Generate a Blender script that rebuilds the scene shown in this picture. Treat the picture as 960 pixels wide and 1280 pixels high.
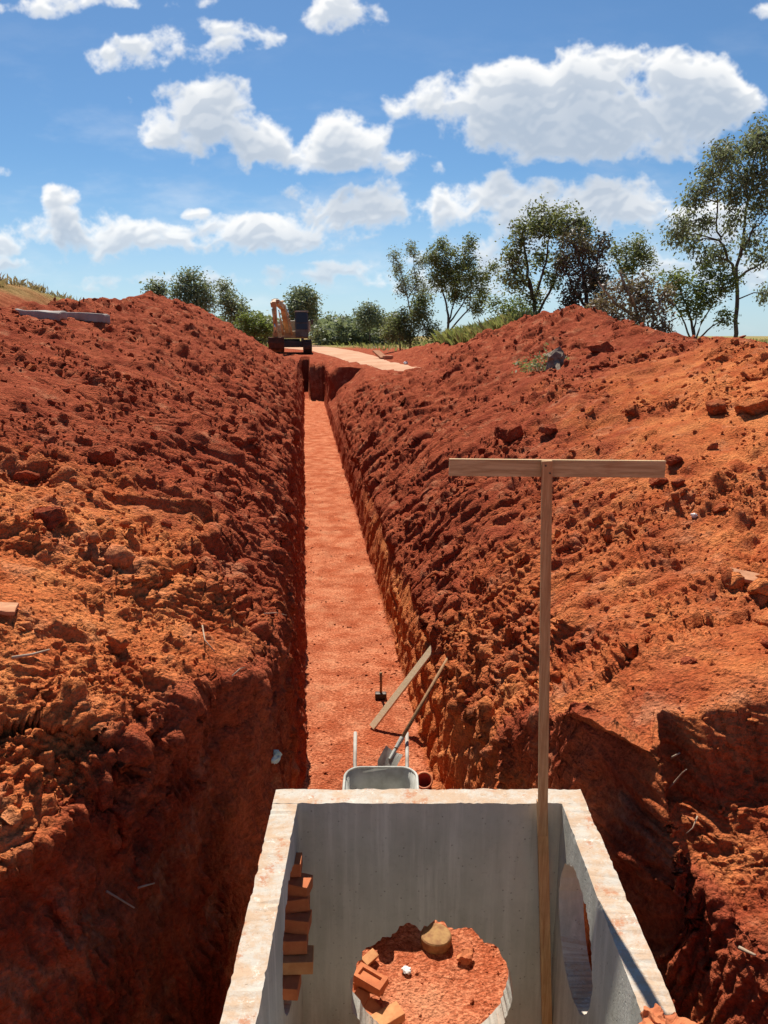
import bpy, bmesh, math, random
import numpy as np
from mathutils import Vector, Matrix
R = math.radians
random.seed(7); rng = np.random.default_rng(7)
for o in list(bpy.data.objects): bpy.data.objects.remove(o)
scene = bpy.context.scene
COL = scene.collection

# ------------------------------------------------------------------ camera
PITCH = math.atan(220/960); CZ = 4.0
cam_d = bpy.data.cameras.new('camera'); cam = bpy.data.objects.new('camera', cam_d); COL.objects.link(cam)
cam_d.sensor_fit = 'VERTICAL'; cam_d.sensor_height = 36; cam_d.lens = 27
cam_d.clip_start = 0.05; cam_d.clip_end = 20000
cam.location = (0, 0, CZ); cam.rotation_euler = (math.pi/2 - PITCH, 0, 0)
scene.camera = cam

# ------------------------------------------------------------------ sun, sky, exposure
SUN_EL, SUN_AZ = R(55), R(-12)          # azimuth from +Y, negative = left
sun_dir = Vector((math.sin(SUN_AZ)*math.cos(SUN_EL), math.cos(SUN_AZ)*math.cos(SUN_EL), math.sin(SUN_EL)))
sd = bpy.data.lights.new('sun', 'SUN'); sun = bpy.data.objects.new('sun', sd); COL.objects.link(sun)
sd.energy = 5.0; sd.angle = R(0.5); sd.color = (1, 0.95, 0.87)
sun.rotation_euler = sun_dir.to_track_quat('Z', 'Y').to_euler()
vs = scene.view_settings
vs.view_transform = 'Standard'; vs.look = 'None'; vs.gamma = 1; vs.use_curve_mapping = False
vs.exposure = 0.6
SKY_STRENGTH = 0.064; SKY_TINT = (0.57, 0.82, 1.0); CLOUD = 0.72

def pxdir(x, y):
    a = (x-480)/960; v = (y-640)/960
    return Vector((a, math.cos(PITCH)-v*math.sin(PITCH), -(math.sin(PITCH)+v*math.cos(PITCH))))
def at(x, y, Y):
    d = pxdir(x, y); return d*(Y/d.y) + Vector((0, 0, CZ))

class NT:
    """small helper for writing node trees"""
    def __init__(s, tree): s.t = tree; s.n = tree.nodes; s.l = tree.links
    def node(s, kind, **kw):
        n = s.n.new(kind)
        for k, v in kw.items(): setattr(n, k, v)
        return n
    def put(s, sock, v):
        if isinstance(v, bpy.types.NodeSocket): s.l.new(v, sock)
        elif v is not None: sock.default_value = v
    def m(s, op, a, b=None, c=None, clamp=False):
        n = s.n.new('ShaderNodeMath'); n.operation = op; n.use_clamp = clamp
        s.put(n.inputs[0], a); s.put(n.inputs[1], b); s.put(n.inputs[2], c)
        return n.outputs[0]
    def vm(s, op, a, b=None):
        n = s.n.new('ShaderNodeVectorMath'); n.operation = op
        s.put(n.inputs[0], a); s.put(n.inputs[1], b)
        return n.outputs[0]
    def mapr(s, v, a, b, c=0.0, d=1.0, smooth=True):
        n = s.n.new('ShaderNodeMapRange'); n.interpolation_type = 'SMOOTHSTEP' if smooth else 'LINEAR'
        s.put(n.inputs[0], v)
        for i, k in enumerate((a, b, c, d)): s.put(n.inputs[i+1], k)
        return n.outputs[0]
    def mix(s, f, a, b, mode='MIX'):
        n = s.n.new('ShaderNodeMix'); n.data_type = 'RGBA'; n.blend_type = mode
        s.put(n.inputs[0], f)
        s.put(n.inputs[6], a if isinstance(a, bpy.types.NodeSocket) else (*a, 1))
        s.put(n.inputs[7], b if isinstance(b, bpy.types.NodeSocket) else (*b, 1))
        return n.outputs[2]
    def noise(s, vec, scale, detail=4, rough=0.55, dist=0.0, dims='3D'):
        n = s.n.new('ShaderNodeTexNoise'); n.noise_dimensions = dims
        s.put(n.inputs['Vector'], vec); n.inputs['Scale'].default_value = scale
        n.inputs['Detail'].default_value = detail; n.inputs['Roughness'].default_value = rough
        n.inputs['Distortion'].default_value = dist
        return n.outputs['Fac']
    def vor(s, vec, scale, feature='F1', dims='3D', detail=0.0, rough=0.5, rnd=1.0):
        n = s.n.new('ShaderNodeTexVoronoi'); n.voronoi_dimensions = dims; n.feature = feature
        s.put(n.inputs['Vector'], vec); n.inputs['Scale'].default_value = scale
        if 'Detail' in n.inputs: n.inputs['Detail'].default_value = detail; n.inputs['Roughness'].default_value = rough
        n.inputs['Randomness'].default_value = rnd
        return n.outputs['Distance']


# numpy gradient noise: used for the clouds and for the ground
def _hash(ix, iy, seed):
    h = (ix.astype(np.uint32)*np.uint32(374761393)) ^ (iy.astype(np.uint32)*np.uint32(668265263)) ^ np.uint32((seed*2246822519) & 0xffffffff)
    h = (h ^ (h >> np.uint32(13)))*np.uint32(1274126177)
    h = (h ^ (h >> np.uint32(15)))*np.uint32(2246822519)
    return h ^ (h >> np.uint32(16))
_GA = np.arange(64)*2*np.pi/64
_GX, _GY = np.cos(_GA).astype(np.float32), np.sin(_GA).astype(np.float32)
def perlin(x, y, seed=0):
    x = np.asarray(x, np.float32); y = np.asarray(y, np.float32)
    fx = np.floor(x); fy = np.floor(y); ix = fx.astype(np.int64); iy = fy.astype(np.int64); dx = x-fx; dy = y-fy
    def g(i, j):
        k = _hash(ix+i, iy+j, seed) & np.uint32(63)
        return _GX[k]*(dx-i) + _GY[k]*(dy-j)
    u = dx*dx*dx*(dx*(dx*6-15)+10); v = dy*dy*dy*(dy*(dy*6-15)+10)
    a = g(0, 0); b = g(1, 0); c = g(0, 1); d = g(1, 1)
    return ((a+(b-a)*u) + ((c+(d-c)*u)-(a+(b-a)*u))*v)*1.5
def fbm(x, y, oct=4, seed=0, gain=0.5, lac=2.03, fn=None):
    o = 0; a = 1.0; tot = 0
    for i in range(oct):
        n = perlin(x, y, seed+i*17)
        o = o + a*(fn(n) if fn else n); tot += a; a *= gain
        x, y = x*lac*0.8-y*lac*0.6+3.1, x*lac*0.6+y*lac*0.8-1.7
    return o/tot
def worley(x, y, seed=0):
    x = np.asarray(x, np.float32); y = np.asarray(y, np.float32)
    fx = np.floor(x); fy = np.floor(y); ix = fx.astype(np.int64); iy = fy.astype(np.int64)
    f1 = np.full(x.shape, 9, np.float32); f2 = np.full(x.shape, 9, np.float32); val = np.zeros(x.shape, np.float32)
    for i in (-1, 0, 1):
        for j in (-1, 0, 1):
            h = _hash(ix+i, iy+j, seed)
            qx = fx+i+(h & np.uint32(1023)).astype(np.float32)/1023; qy = fy+j+((h >> np.uint32(10)) & np.uint32(1023)).astype(np.float32)/1023
            d = np.sqrt((qx-x)**2+(qy-y)**2)
            nr = d < f1
            val = np.where(nr, ((h >> np.uint32(20)) & np.uint32(1023)).astype(np.float32)/1023, val)
            f2 = np.where(nr, f1, np.minimum(f2, d)); f1 = np.minimum(f1, d)
    return f1, f2, val
def sstep(x, a, b):
    u = np.clip((x-a)/(b-a), 0, 1); return u*u*(3-2*u)

world = bpy.data.worlds.new('World'); scene.world = world; world.use_nodes = True
def build_clouds():
    """cumulus field over the northern sky, by direction (x/y, z/y): colour and cover, computed here"""
    C = [(258,150,70,48,50,1.0),(330,182,64,40,34,.9),(425,178,66,40,36,.9),(205,152,36,30,26,.7),
         (745,112,80,60,92,1.2),(640,138,100,58,56,1.05),(865,122,84,52,66,1.1),(750,165,180,44,34,.85),(540,130,74,30,26,.85),
         (160,76,56,22,20,.55),(265,56,80,36,32,.66),(322,52,32,18,16,.5),(425,24,52,30,26,.68),(955,2,30,16,10,.6),
         (170,2,120,14,12,.42),(490,210,50,18,16,.5),(40,8,40,12,12,.3),
         (90,284,84,22,26,.62),(200,290,120,24,32,.68),(330,292,100,28,34,.70),(425,258,82,40,40,.9),(68,256,24,16,12,.6),(234,264,20,11,8,.5),
         (570,262,64,28,34,.66),(650,254,74,34,48,.72),(735,240,96,30,38,.72),(800,262,70,28,38,.62),(885,266,60,28,46,.55),
         (-5,302,36,18,16,.6),(350,352,110,20,20,.38),(455,333,66,13,14,.5),(605,312,70,20,30,.48),(790,335,80,30,36,.5),(900,345,80,30,36,.5),(30,328,70,9,8,.36),
         (150,354,110,12,12,.3),(540,354,130,18,18,.34),(-2,215,14,10,10,.5),(1100,180,110,50,44,.8),(-160,120,120,50,44,.8),(1250,300,140,40,34,.6),(-250,290,140,34,30,.6)]
    RES = 1150; x0, x1, z0, z1 = -1.0, 1.0, -0.02, 0.66
    W, H = int((x1-x0)*RES), int((z1-z0)*RES)
    gx, gzz = np.meshgrid(np.linspace(x0, x1, W), np.linspace(z0, z1, H)); gx = gx.astype(np.float32); gzz = gzz.astype(np.float32)
    wx = fbm(gx*8, gzz*8, 3, 301)*0.030; wz = fbm(gx*8, gzz*8, 3, 302)*0.022
    X = gx+wx; Zc = gzz+wz
    base = np.full(X.shape, -1.0, np.float32)
    for (x, y, rx, ru, rd, wt) in C:
        d = pxdir(x, y); cx, cz = d.x/d.y, d.z/d.y; k = 960*d.y
        dx = (X-cx)*k/rx; dz = Zc-cz; dz = np.maximum(dz*k/ru, -dz*k/rd)
        e = (1-dx*dx-dz*dz)*wt
        m_ = np.maximum(base, e); base = m_+0.10*np.exp(-np.abs(base-e)*6)*(np.minimum(base, e) > -0.6)
    base = np.maximum(base, -1.2)
    def blur(A, n):
        for ax in (0, 1):
            for _ in range(2):
                c = np.cumsum(np.pad(A, [(n+1, n) if k == ax else (0, 0) for k in (0, 1)], mode='edge'), axis=ax, dtype=np.float64)
                A = (np.take(c, range(2*n+1, c.shape[ax]), ax)-np.take(c, range(0, c.shape[ax]-2*n-1), ax))/(2*n+1)
        return A.astype(np.float32)
    bil = lambda n: 1-2.4*np.abs(n)
    puff = fbm(X*15, Zc*17, 5, 311, 0.50, fn=bil)            # cauliflower heads
    rag = fbm(gx*9, gzz*13, 8, 331, 0.60)
    wsp = fbm(gx*30, gzz*36, 5, 341, 0.65)
    D = base*0.85 + (puff-0.42)*0.42 + rag*0.85
    E = D + wsp*0.42*(1-sstep(D, 0.1, 0.7))
    alpha = sstep(E, 0.0, 0.52)
    dens = np.clip(E, 0, 1.0)
    soft = blur(dens, 3); tau = np.zeros_like(dens); sh = 0.0050*RES
    for k in range(1, 14):                                    # optical depth towards the high sun
        n = int(sh*k); r = np.roll(np.roll(soft, -n, 0), int(n*0.18), 1); r[-max(n, 1):] = 0
        tau += r
    lit = np.exp(-blur(tau, 3)*0.30)
    hgt = blur(np.clip(base*0.7+(puff-0.42)*0.8+rag*0.4, -0.5, 1.6), 2)
    rel = np.clip(-np.gradient(hgt, axis=0)*RES*0.016+np.gradient(hgt, axis=1)*RES*0.003, -0.22, 0.30)
    edge = 1-sstep(dens, 0.10, 0.62)
    L = np.clip(0.06+0.86*lit+0.30*edge+rel*(0.22+0.78*lit), 0, 1)
    g0 = np.array([0.42, 0.50, 0.61]); g1 = np.array([0.95, 0.95, 0.94])
    col = g0+(g1-g0)*L[..., None]
    elev = gzz/np.sqrt(1+gx*gx)
    alpha *= 0.97-0.38*(1-sstep(elev, 0.0, 0.16))
    wisp = sstep(fbm(gx*5, gzz*16, 6, 351, 0.6), -0.05, 0.6)*0.30*(1-sstep(elev, 0.08, 0.40))
    alpha = np.maximum(alpha, wisp)
    fade = sstep(gx, x0, x0+.1)*(1-sstep(gx, x1-.1, x1))*(1-sstep(gzz, z1-.06, z1))
    px_ = np.concatenate([col, (alpha*fade)[..., None]], -1).astype(np.float32)
    im = bpy.data.images.new('cloud_field', W, H, alpha=True, float_buffer=True)
    im.colorspace_settings.name = 'Non-Color'; im.alpha_mode = 'CHANNEL_PACKED'
    im.pixels.foreach_set(px_.ravel()); im.update()
    return im, (x0, x1, z0, z1)
def build_world():
    t = world.node_tree
    for n in list(t.nodes): t.nodes.remove(n)
    im, (x0, x1, z0, z1) = build_clouds()
    s = NT(t)
    tc = s.node('ShaderNodeTexCoord'); sp = s.node('ShaderNodeSeparateXYZ'); s.put(sp.inputs[0], tc.outputs['Generated'])
    Y = s.m('MAXIMUM', sp.outputs[1], 0.05)
    cb = s.node('ShaderNodeCombineXYZ')
    s.put(cb.inputs[0], s.m('DIVIDE', s.m('SUBTRACT', s.m('DIVIDE', sp.outputs[0], Y), x0), x1-x0))
    s.put(cb.inputs[1], s.m('DIVIDE', s.m('SUBTRACT', s.m('DIVIDE', sp.outputs[2], Y), z0), z1-z0))
    tx = s.node('ShaderNodeTexImage', extension='CLIP', interpolation='Cubic'); tx.image = im; s.put(tx.inputs[0], cb.outputs[0])
    sky = s.node('ShaderNodeTexSky', sky_type='NISHITA', sun_disc=False)
    sky.sun_elevation = SUN_EL; sky.sun_rotation = SUN_AZ; sky.altitude = 900; sky.air_density = 1.0; sky.dust_density = 0.6; sky.ozone_density = 1.6
    k = SKY_STRENGTH
    skyc = s.vm('MULTIPLY', sky.outputs[0], (k*SKY_TINT[0], k*SKY_TINT[1], k*SKY_TINT[2]))
    low = s.mapr(sp.outputs[2], 0.0, 0.20, 0.45, 0.0)      # milky air towards the horizon
    skyc = s.mix(low, skyc, (0.46, 0.56, 0.66))
    out = s.mix(tx.outputs[1], skyc, s.vm('MULTIPLY', tx.outputs[0], (CLOUD, CLOUD, CLOUD)))
    bg = s.node('ShaderNodeBackground'); s.put(bg.inputs[0], out); bg.inputs[1].default_value = 1.0
    wo = s.node('ShaderNodeOutputWorld'); s.l.new(bg.outputs[0], wo.inputs[0])
    world.cycles.sampling_method = 'MANUAL'; world.cycles.sample_map_resolution = 512
build_world()

# ------------------------------------------------------------------ helpers
def link(o, parent=None):
    COL.objects.link(o)
    if parent is not None: o.parent = parent
    return o
def tag(o, label=None, cat=None, group=None, kind=None):
    if label: o['label'] = label
    if cat: o['category'] = cat
    if group: o['group'] = group
    if kind: o['kind'] = kind
    return o
def empty(name, loc=(0, 0, 0), rot=(0, 0, 0)):
    o = bpy.data.objects.new(name, None); o.empty_display_size = 0.2
    o.location = loc; o.rotation_euler = rot
    return link(o)
def np_mesh(name, V, F, mat, parent=None, smooth=False):
    """V (n,3), F (m,k) arrays -> one mesh object"""
    V = np.asarray(V, np.float32); F = np.asarray(F, np.int32)
    me = bpy.data.meshes.new(name)
    me.vertices.add(len(V)); me.vertices.foreach_set('co', V.ravel())
    k = F.shape[1]
    me.loops.add(F.size); me.loops.foreach_set('vertex_index', F.ravel())
    me.polygons.add(len(F)); me.polygons.foreach_set('loop_start', np.arange(0, F.size, k, dtype=np.int32))
    me.polygons.foreach_set('loop_total', np.full(len(F), k, np.int32))
    if smooth: me.polygons.foreach_set('use_smooth', np.ones(len(F), bool))
    me.update(calc_edges=True); me.validate()
    if mat: me.materials.append(mat)
    return link(bpy.data.objects.new(name, me), parent)

class MB:
    """collects shapes, builds ONE mesh object"""
    def __init__(s): s.bm = bmesh.new()
    def box(s, c, size, rot=None, bev=0.0, taper=None):
        r = bmesh.ops.create_cube(s.bm, size=1.0); vs_ = r['verts']
        for v in vs_:
            v.co = Vector((v.co.x*size[0], v.co.y*size[1], v.co.z*size[2]))
            if taper and v.co.z > 0: v.co.x *= taper[0]; v.co.y *= taper[1]
        if bev > 0:
            es = list({e for v in vs_ for e in v.link_edges})
            rb = bmesh.ops.bevel(s.bm, geom=es, offset=bev, segments=2, affect='EDGES', profile=0.6)
            vs_ = list({v for f in rb['faces'] for v in f.verts} | {v for v in vs_ if v.is_valid})
        M = Matrix.Translation(Vector(c)) @ (rot.to_4x4() if rot is not None else Matrix.Identity(4))
        for v in vs_: v.co = M @ v.co
        return vs_
    def bar(s, a, b, w, h, bev=0.0, up=Vector((0, 0, 1))):
        a, b = Vector(a), Vector(b); d = b-a; L = d.length; y = d.normalized()
        x = y.cross(up)
        if x.length < 1e-4: x = y.cross(Vector((1, 0, 0)))
        x.normalize(); z = x.cross(y)
        rot = Matrix((x, y, z)).transposed()
        return s.box((a+b)/2, (w, L, h), rot, bev)
    def tube(s, pts, rad, seg=8, cap=True):
        pts = [Vector(p) for p in pts]; n = len(pts)
        if not hasattr(rad, '__len__'): rad = [rad]*n
        rings = []; ref = Vector((0.31, 0.2, 0.93))
        for i, p in enumerate(pts):
            d = (pts[min(i+1, n-1)]-pts[max(i-1, 0)]).normalized()
            x = d.cross(ref)
            if x.length < 1e-3: x = d.cross(Vector((1, 0, 0)))
            x.normalize(); y = d.cross(x)
            rings.append([s.bm.verts.new(p + (x*math.cos(2*math.pi*k/seg)+y*math.sin(2*math.pi*k/seg))*rad[i]) for k in range(seg)])
        for i in range(n-1):
            for k in range(seg):
                s.bm.faces.new((rings[i][k], rings[i][(k+1) % seg], rings[i+1][(k+1) % seg], rings[i+1][k]))
        if cap:
            s.bm.faces.new(rings[0][::-1]); s.bm.faces.new(rings[-1])
    def lathe(s, prof, seg=24, M=None):
        M = M or Matrix.Identity(4); rings = []
        for r, z in prof:
            rings.append([s.bm.verts.new(M @ Vector((r*math.cos(2*math.pi*k/seg), r*math.sin(2*math.pi*k/seg), z))) for k in range(seg)])
        for i in range(len(prof)-1):
            for k in range(seg):
                s.bm.faces.new((rings[i][k], rings[i][(k+1) % seg], rings[i+1][(k+1) % seg], rings[i+1][k]))
        return rings
    def prism(s, poly, x0, x1, bev=0.0):
        """poly in (y,z), extruded along x"""
        a = [s.bm.verts.new((x0, y, z)) for y, z in poly]; b = [s.bm.verts.new((x1, y, z)) for y, z in poly]
        n = len(poly); fs = [s.bm.faces.new(a[::-1]), s.bm.faces.new(b)]
        for i in range(n): fs.append(s.bm.faces.new((a[i], a[(i+1) % n], b[(i+1) % n], b[i])))
        if bev > 0:
            bmesh.ops.bevel(s.bm, geom=list({e for f in fs for e in f.edges}), offset=bev, segments=2, affect='EDGES')
    def rough(s, amp, scale, seed=0.0):
        from mathutils import noise
        for v in s.bm.verts:
            q = v.co*scale + Vector((seed, seed*1.7, -seed))
            v.co += Vector(noise.noise_vector(q))*amp
    def build(s, name, mat, parent=None, smooth=False, loc=None, rot=None):
        bmesh.ops.recalc_face_normals(s.bm, faces=s.bm.faces)
        me = bpy.data.meshes.new(name); s.bm.to_mesh(me); s.bm.free()
        if smooth: me.polygons.foreach_set('use_smooth', np.ones(len(me.polygons), bool))
        if mat: me.materials.append(mat)
        o = link(bpy.data.objects.new(name, me), parent)
        if loc is not None: o.location = loc
        if rot is not None: o.rotation_euler = rot
        return o

# ------------------------------------------------------------------ materials
def new_mat(name):
    m = bpy.data.materials.new(name); m.use_nodes = True
    t = m.node_tree
    for n in list(t.nodes): t.nodes.remove(n)
    s = NT(t); out = s.node('ShaderNodeOutputMaterial'); b = s.node('ShaderNodeBsdfPrincipled')
    t.links.new(b.outputs[0], out.inputs[0])
    b.inputs['Specular IOR Level'].default_value = 0.2
    return m, s, b, out
def bump(s, b, h, strength=0.5, dist=0.02):
    n = s.node('ShaderNodeBump'); n.inputs['Strength'].default_value = strength; n.inputs['Distance'].default_value = dist
    s.put(n.inputs['Height'], h); s.l.new(n.outputs[0], b.inputs['Normal'])
def simple(name, col, col2=None, scale=8, rough=0.8, metal=0.0, bstr=0.3, bdist=0.004, stretch=None, spec=0.25):
    m, s, b, out = new_mat(name)
    tc = s.node('ShaderNodeTexCoord'); v = tc.outputs['Object']
    if stretch: v = s.vm('MULTIPLY', v, stretch)
    n = s.noise(v, scale, 6, 0.6)
    c2 = col2 or tuple(c*0.6 for c in col)
    s.put(b.inputs['Base Color'], s.mix(s.mapr(n, 0.32, 0.68), col, c2))
    b.inputs['Roughness'].default_value = rough; b.inputs['Metallic'].default_value = metal
    b.inputs['Specular IOR Level'].default_value = spec
    if bstr: bump(s, b, s.noise(v, scale*3, 5, 0.6), bstr, bdist)
    return m

def soil_mat(name):
    m, s, b, out = new_mat(name)
    geo = s.node('ShaderNodeNewGeometry'); P = geo.outputs['Position']
    nz = s.node('ShaderNodeTexNoise'); s.put(nz.inputs['Vector'], P); nz.inputs['Scale'].default_value = 2.6
    nz.inputs['Detail'].default_value = 5; nz.inputs['Roughness'].default_value = 0.65
    sc_ = s.node('ShaderNodeSeparateColor'); s.put(sc_.inputs[0], nz.outputs['Color'])
    mid, big, cr = sc_.outputs[0], sc_.outputs[1], sc_.outputs[2]
    fine = s.noise(P, 34, 4, 0.72)
    at_ = s.node('ShaderNodeAttribute'); at_.attribute_name = 'soil'
    sp = s.node('ShaderNodeSeparateColor'); s.put(sp.inputs[0], at_.outputs['Color'])
    orange, floor, grass = sp.outputs[0], sp.outputs[1], sp.outputs[2]
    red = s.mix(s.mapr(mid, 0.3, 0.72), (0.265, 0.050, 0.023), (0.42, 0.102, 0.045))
    org = s.mix(s.mapr(mid, 0.3, 0.72), (0.48, 0.108, 0.034), (0.70, 0.240, 0.080))
    of = s.m('ADD', orange, s.m('MULTIPLY', s.m('SUBTRACT', big, 0.5), 1.0), clamp=True)
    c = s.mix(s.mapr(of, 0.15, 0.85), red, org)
    fl = s.mix(s.mapr(s.m('ADD', s.m('MULTIPLY', cr, 0.6), s.m('MULTIPLY', fine, 0.4)), 0.40, 0.60), (0.45, 0.105, 0.042), (0.66, 0.235, 0.115))
    fl = s.mix(s.m('MULTIPLY', s.mapr(big, 0.46, 0.62), 0.45), fl, (0.34, 0.075, 0.030))
    c = s.mix(floor, c, fl)
    c = s.mix(s.m('MULTIPLY', s.mapr(cr, 0.54, 0.70), 0.45), c, (0.60, 0.27, 0.14))
    spk = s.mapr(fine, 0.28, 0.75, 0.52, 1.36, smooth=False)
    cv = s.node('ShaderNodeCombineXYZ')
    for i in range(3): s.put(cv.inputs[i], spk)
    c = s.mix(1.0, c, cv.outputs[0], 'MULTIPLY')
    gcol = s.mix(s.mapr(mid, 0.35, 0.65), (0.16, 0.17, 0.05), (0.34, 0.30, 0.12))
    c = s.mix(grass, c, gcol)
    s.put(b.inputs['Base Color'], c)
    b.inputs['Roughness'].default_value = 1.0; b.inputs['Specular IOR Level'].default_value = 0.03
    h2 = s.vor(P, 48, 'F1')
    bump(s, b, s.m('SUBTRACT', s.m('MULTIPLY', fine, 1.6), s.m('MULTIPLY', h2, 0.6)), 0.8, 0.035)
    return m
M = {}
M['soil'] = soil_mat('red_soil')
def concrete_mat():
    m, s, b, out = new_mat('concrete')
    geo = s.node('ShaderNodeNewGeometry'); P = geo.outputs['Position']
    sp = s.node('ShaderNodeSeparateXYZ'); s.put(sp.inputs[0], geo.outputs['Normal'])
    n1 = s.noise(P, 2.2, 6, 0.6); st = s.noise(s.vm('MULTIPLY', P, (14, 14, 0.9)), 1.0, 6, 0.65)
    f = s.noise(P, 45, 5, 0.7)
    c = s.mix(s.mapr(n1, 0.3, 0.7), (0.40, 0.39, 0.325), (0.53, 0.52, 0.445))
    c = s.mix(s.m('MULTIPLY', s.mapr(st, 0.45, 0.72), 0.8), c, (0.64, 0.62, 0.54))
    c = s.mix(s.m('MULTIPLY', s.mapr(st, 0.44, 0.24), 0.6), c, (0.32, 0.305, 0.25))
    c = s.mix(s.m('MULTIPLY', s.mapr(f, 0.55, 0.8), 0.4), c, (0.20, 0.19, 0.165))
    pit = s.mapr(s.vor(P, 24), 0.13, 0.06); c = s.mix(s.m('MULTIPLY', pit, 0.55), c, (0.15, 0.14, 0.12))
    # red dust trodden onto the up-facing rim
    top = s.mapr(sp.outputs[2], 0.6, 0.9)
    tn = s.noise(P, 8.0, 8, 0.76, 0.2)
    rimc = s.mix(s.mapr(tn, 0.38, 0.60), (0.48, 0.43, 0.355), (0.46, 0.32, 0.21))
    rimc = s.mix(s.m('MULTIPLY', s.mapr(s.noise(P, 7, 8, 0.8), 0.54, 0.64), 0.85), rimc, (0.42, 0.17, 0.08))
    rimc = s.mix(s.m('MULTIPLY', s.mapr(s.noise(P, 60, 4, 0.7), 0.60, 0.70), 0.6), rimc, (0.30, 0.20, 0.13))
    rimc = s.mix(s.mapr(s.noise(P, 19, 8, 0.75), 0.57, 0.66), rimc, (0.58, 0.52, 0.43))
    c = s.mix(top, c, rimc)
    # splash of red mud low on the walls
    sz = s.node('ShaderNodeSeparateXYZ'); s.put(sz.inputs[0], P)
    mud = s.m('MULTIPLY', s.mapr(s.m('ADD', sz.outputs[2], s.m('MULTIPLY', s.noise(P, 3, 6, 0.7), 0.9)), 1.25, 0.55), 0.55)
    c = s.mix(mud, c, (0.36, 0.17, 0.09))
    s.put(b.inputs['Base Color'], c); b.inputs['Roughness'].default_value = 0.85
    hh = s.m('ADD', s.m('MULTIPLY', f, 0.6), s.m('MULTIPLY', s.m('MULTIPLY', tn, top), 0.7))
    hh = s.m('SUBTRACT', hh, s.m('MULTIPLY', pit, 0.4))
    bump(s, b, hh, 0.5, 0.012)
    return m
M['concrete'] = concrete_mat()
def wood_mat(name, a, b_, stretch, stain=None):
    m, s, b, out = new_mat(name)
    tc = s.node('ShaderNodeTexCoord'); v = s.vm('MULTIPLY', tc.outputs['Object'], stretch)
    g = s.noise(v, 1.0, 7, 0.65, 0.6); g2 = s.noise(tc.outputs['Object'], 5, 5, 0.6)
    c = s.mix(s.mapr(g, 0.3, 0.7), a, b_)
    c = s.mix(s.m('MULTIPLY', s.mapr(g2, 0.5, 0.75), 0.5), c, stain or tuple(x*0.6 for x in b_))
    s.put(b.inputs['Base Color'], c); b.inputs['Roughness'].default_value = 0.75
    bump(s, b, g, 0.4, 0.003)
    return m
M['wood'] = wood_mat('weathered_wood', (0.56, 0.35, 0.17), (0.38, 0.19, 0.08), (90, 90, 5))
M['wood_bar'] = wood_mat('weathered_board', (0.58, 0.42, 0.22), (0.36, 0.22, 0.10), (5, 90, 60), (0.36, 0.12, 0.05))
M['wood_pale'] = wood_mat('pale_timber', (0.78, 0.62, 0.40), (0.66, 0.46, 0.25), (6, 70, 70))
M['handle'] = wood_mat('tool_handle', (0.36, 0.20, 0.09), (0.22, 0.11, 0.05), (40, 40, 40))
M['brick'] = simple('fired_brick', (0.52, 0.17, 0.065), (0.40, 0.115, 0.045), 14, 0.9, 0, 0.5, 0.004)
M['brick_pale'] = simple('pale_brick', (0.56, 0.27, 0.11), (0.46, 0.18, 0.07), 14, 0.9, 0, 0.5, 0.004)
M['steel'] = simple('dusty_steel', (0.42, 0.40, 0.35), (0.30, 0.24, 0.19), 9, 0.7, 0.1)
M['cement_steel'] = simple('cement_dusted_steel', (0.52, 0.51, 0.45), (0.34, 0.33, 0.28), 7, 0.75, 0.0)
M['dark_steel'] = simple('dark_iron', (0.05, 0.045, 0.04), (0.09, 0.06, 0.045), 9, 0.5, 0.6)
M['rubber'] = simple('rubber', (0.02, 0.02, 0.02), (0.07, 0.035, 0.025), 6, 0.8)
M['red_plastic'] = simple('red_plastic', (0.50, 0.035, 0.02), (0.42, 0.05, 0.03), 6, 0.45, bstr=0)
M['orange_plastic'] = simple('orange_rim', (0.60, 0.20, 0.08), (0.5, 0.14, 0.06), 6, 0.6, bstr=0)
M['white_scrap'] = simple('white_plastic', (0.75, 0.73, 0.70), (0.6, 0.55, 0.5), 12, 0.6)
M['green_scrap'] = simple('pale_green_plastic', (0.42, 0.55, 0.47), (0.55, 0.62, 0.56), 12, 0.5)
M['stump'] = simple('sawn_wood', (0.34, 0.19, 0.07), (0.22, 0.10, 0.04), 20, 0.85)
M['grey_wood'] = simple('grey_dead_wood', (0.27, 0.21, 0.15), (0.15, 0.105, 0.075), 9, 0.9, 0, 0.6, 0.02)
M['bark'] = simple('bark', (0.13, 0.10, 0.075), (0.065, 0.05, 0.04), 4, 0.95, 0, 0.6, 0.02, (1, 1, 0.3))
M['pale_bark'] = simple('pale_bark', (0.36, 0.30, 0.24), (0.20, 0.16, 0.12), 3, 0.9, 0, 0.5, 0.02, (1, 1, 0.3))
M['twig'] = simple('dry_twig', (0.45, 0.34, 0.24), (0.30, 0.20, 0.13), 9, 0.9)
M['slab'] = simple('grey_slab', (0.40, 0.37, 0.33), (0.30, 0.25, 0.21), 3, 0.9)
M['stone'] = simple('pale_stone', (0.55, 0.27, 0.14), (0.42, 0.17, 0.08), 5, 0.9, 0, 0.6, 0.01)
M['yellow_paint'] = simple('weathered_yellow_paint', (0.60, 0.42, 0.20), (0.36, 0.19, 0.09), 1.6, 0.6, 0.0, 0.2, 0.01)
M['beige_paint'] = simple('cream_paint', (0.52, 0.45, 0.33), (0.36, 0.26, 0.17), 1.6, 0.6, 0.0, 0.2, 0.01)
M['cab_paint'] = simple('cab_paint', (0.15, 0.135, 0.115), (0.09, 0.065, 0.05), 2, 0.5)
M['black_paint'] = simple('black_paint', (0.05, 0.045, 0.04), (0.10, 0.06, 0.045), 2, 0.5)
M['bucket_steel'] = simple('muddy_bucket_steel', (0.15, 0.065, 0.04), (0.26, 0.09, 0.045), 3, 0.7, 0.2)
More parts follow.
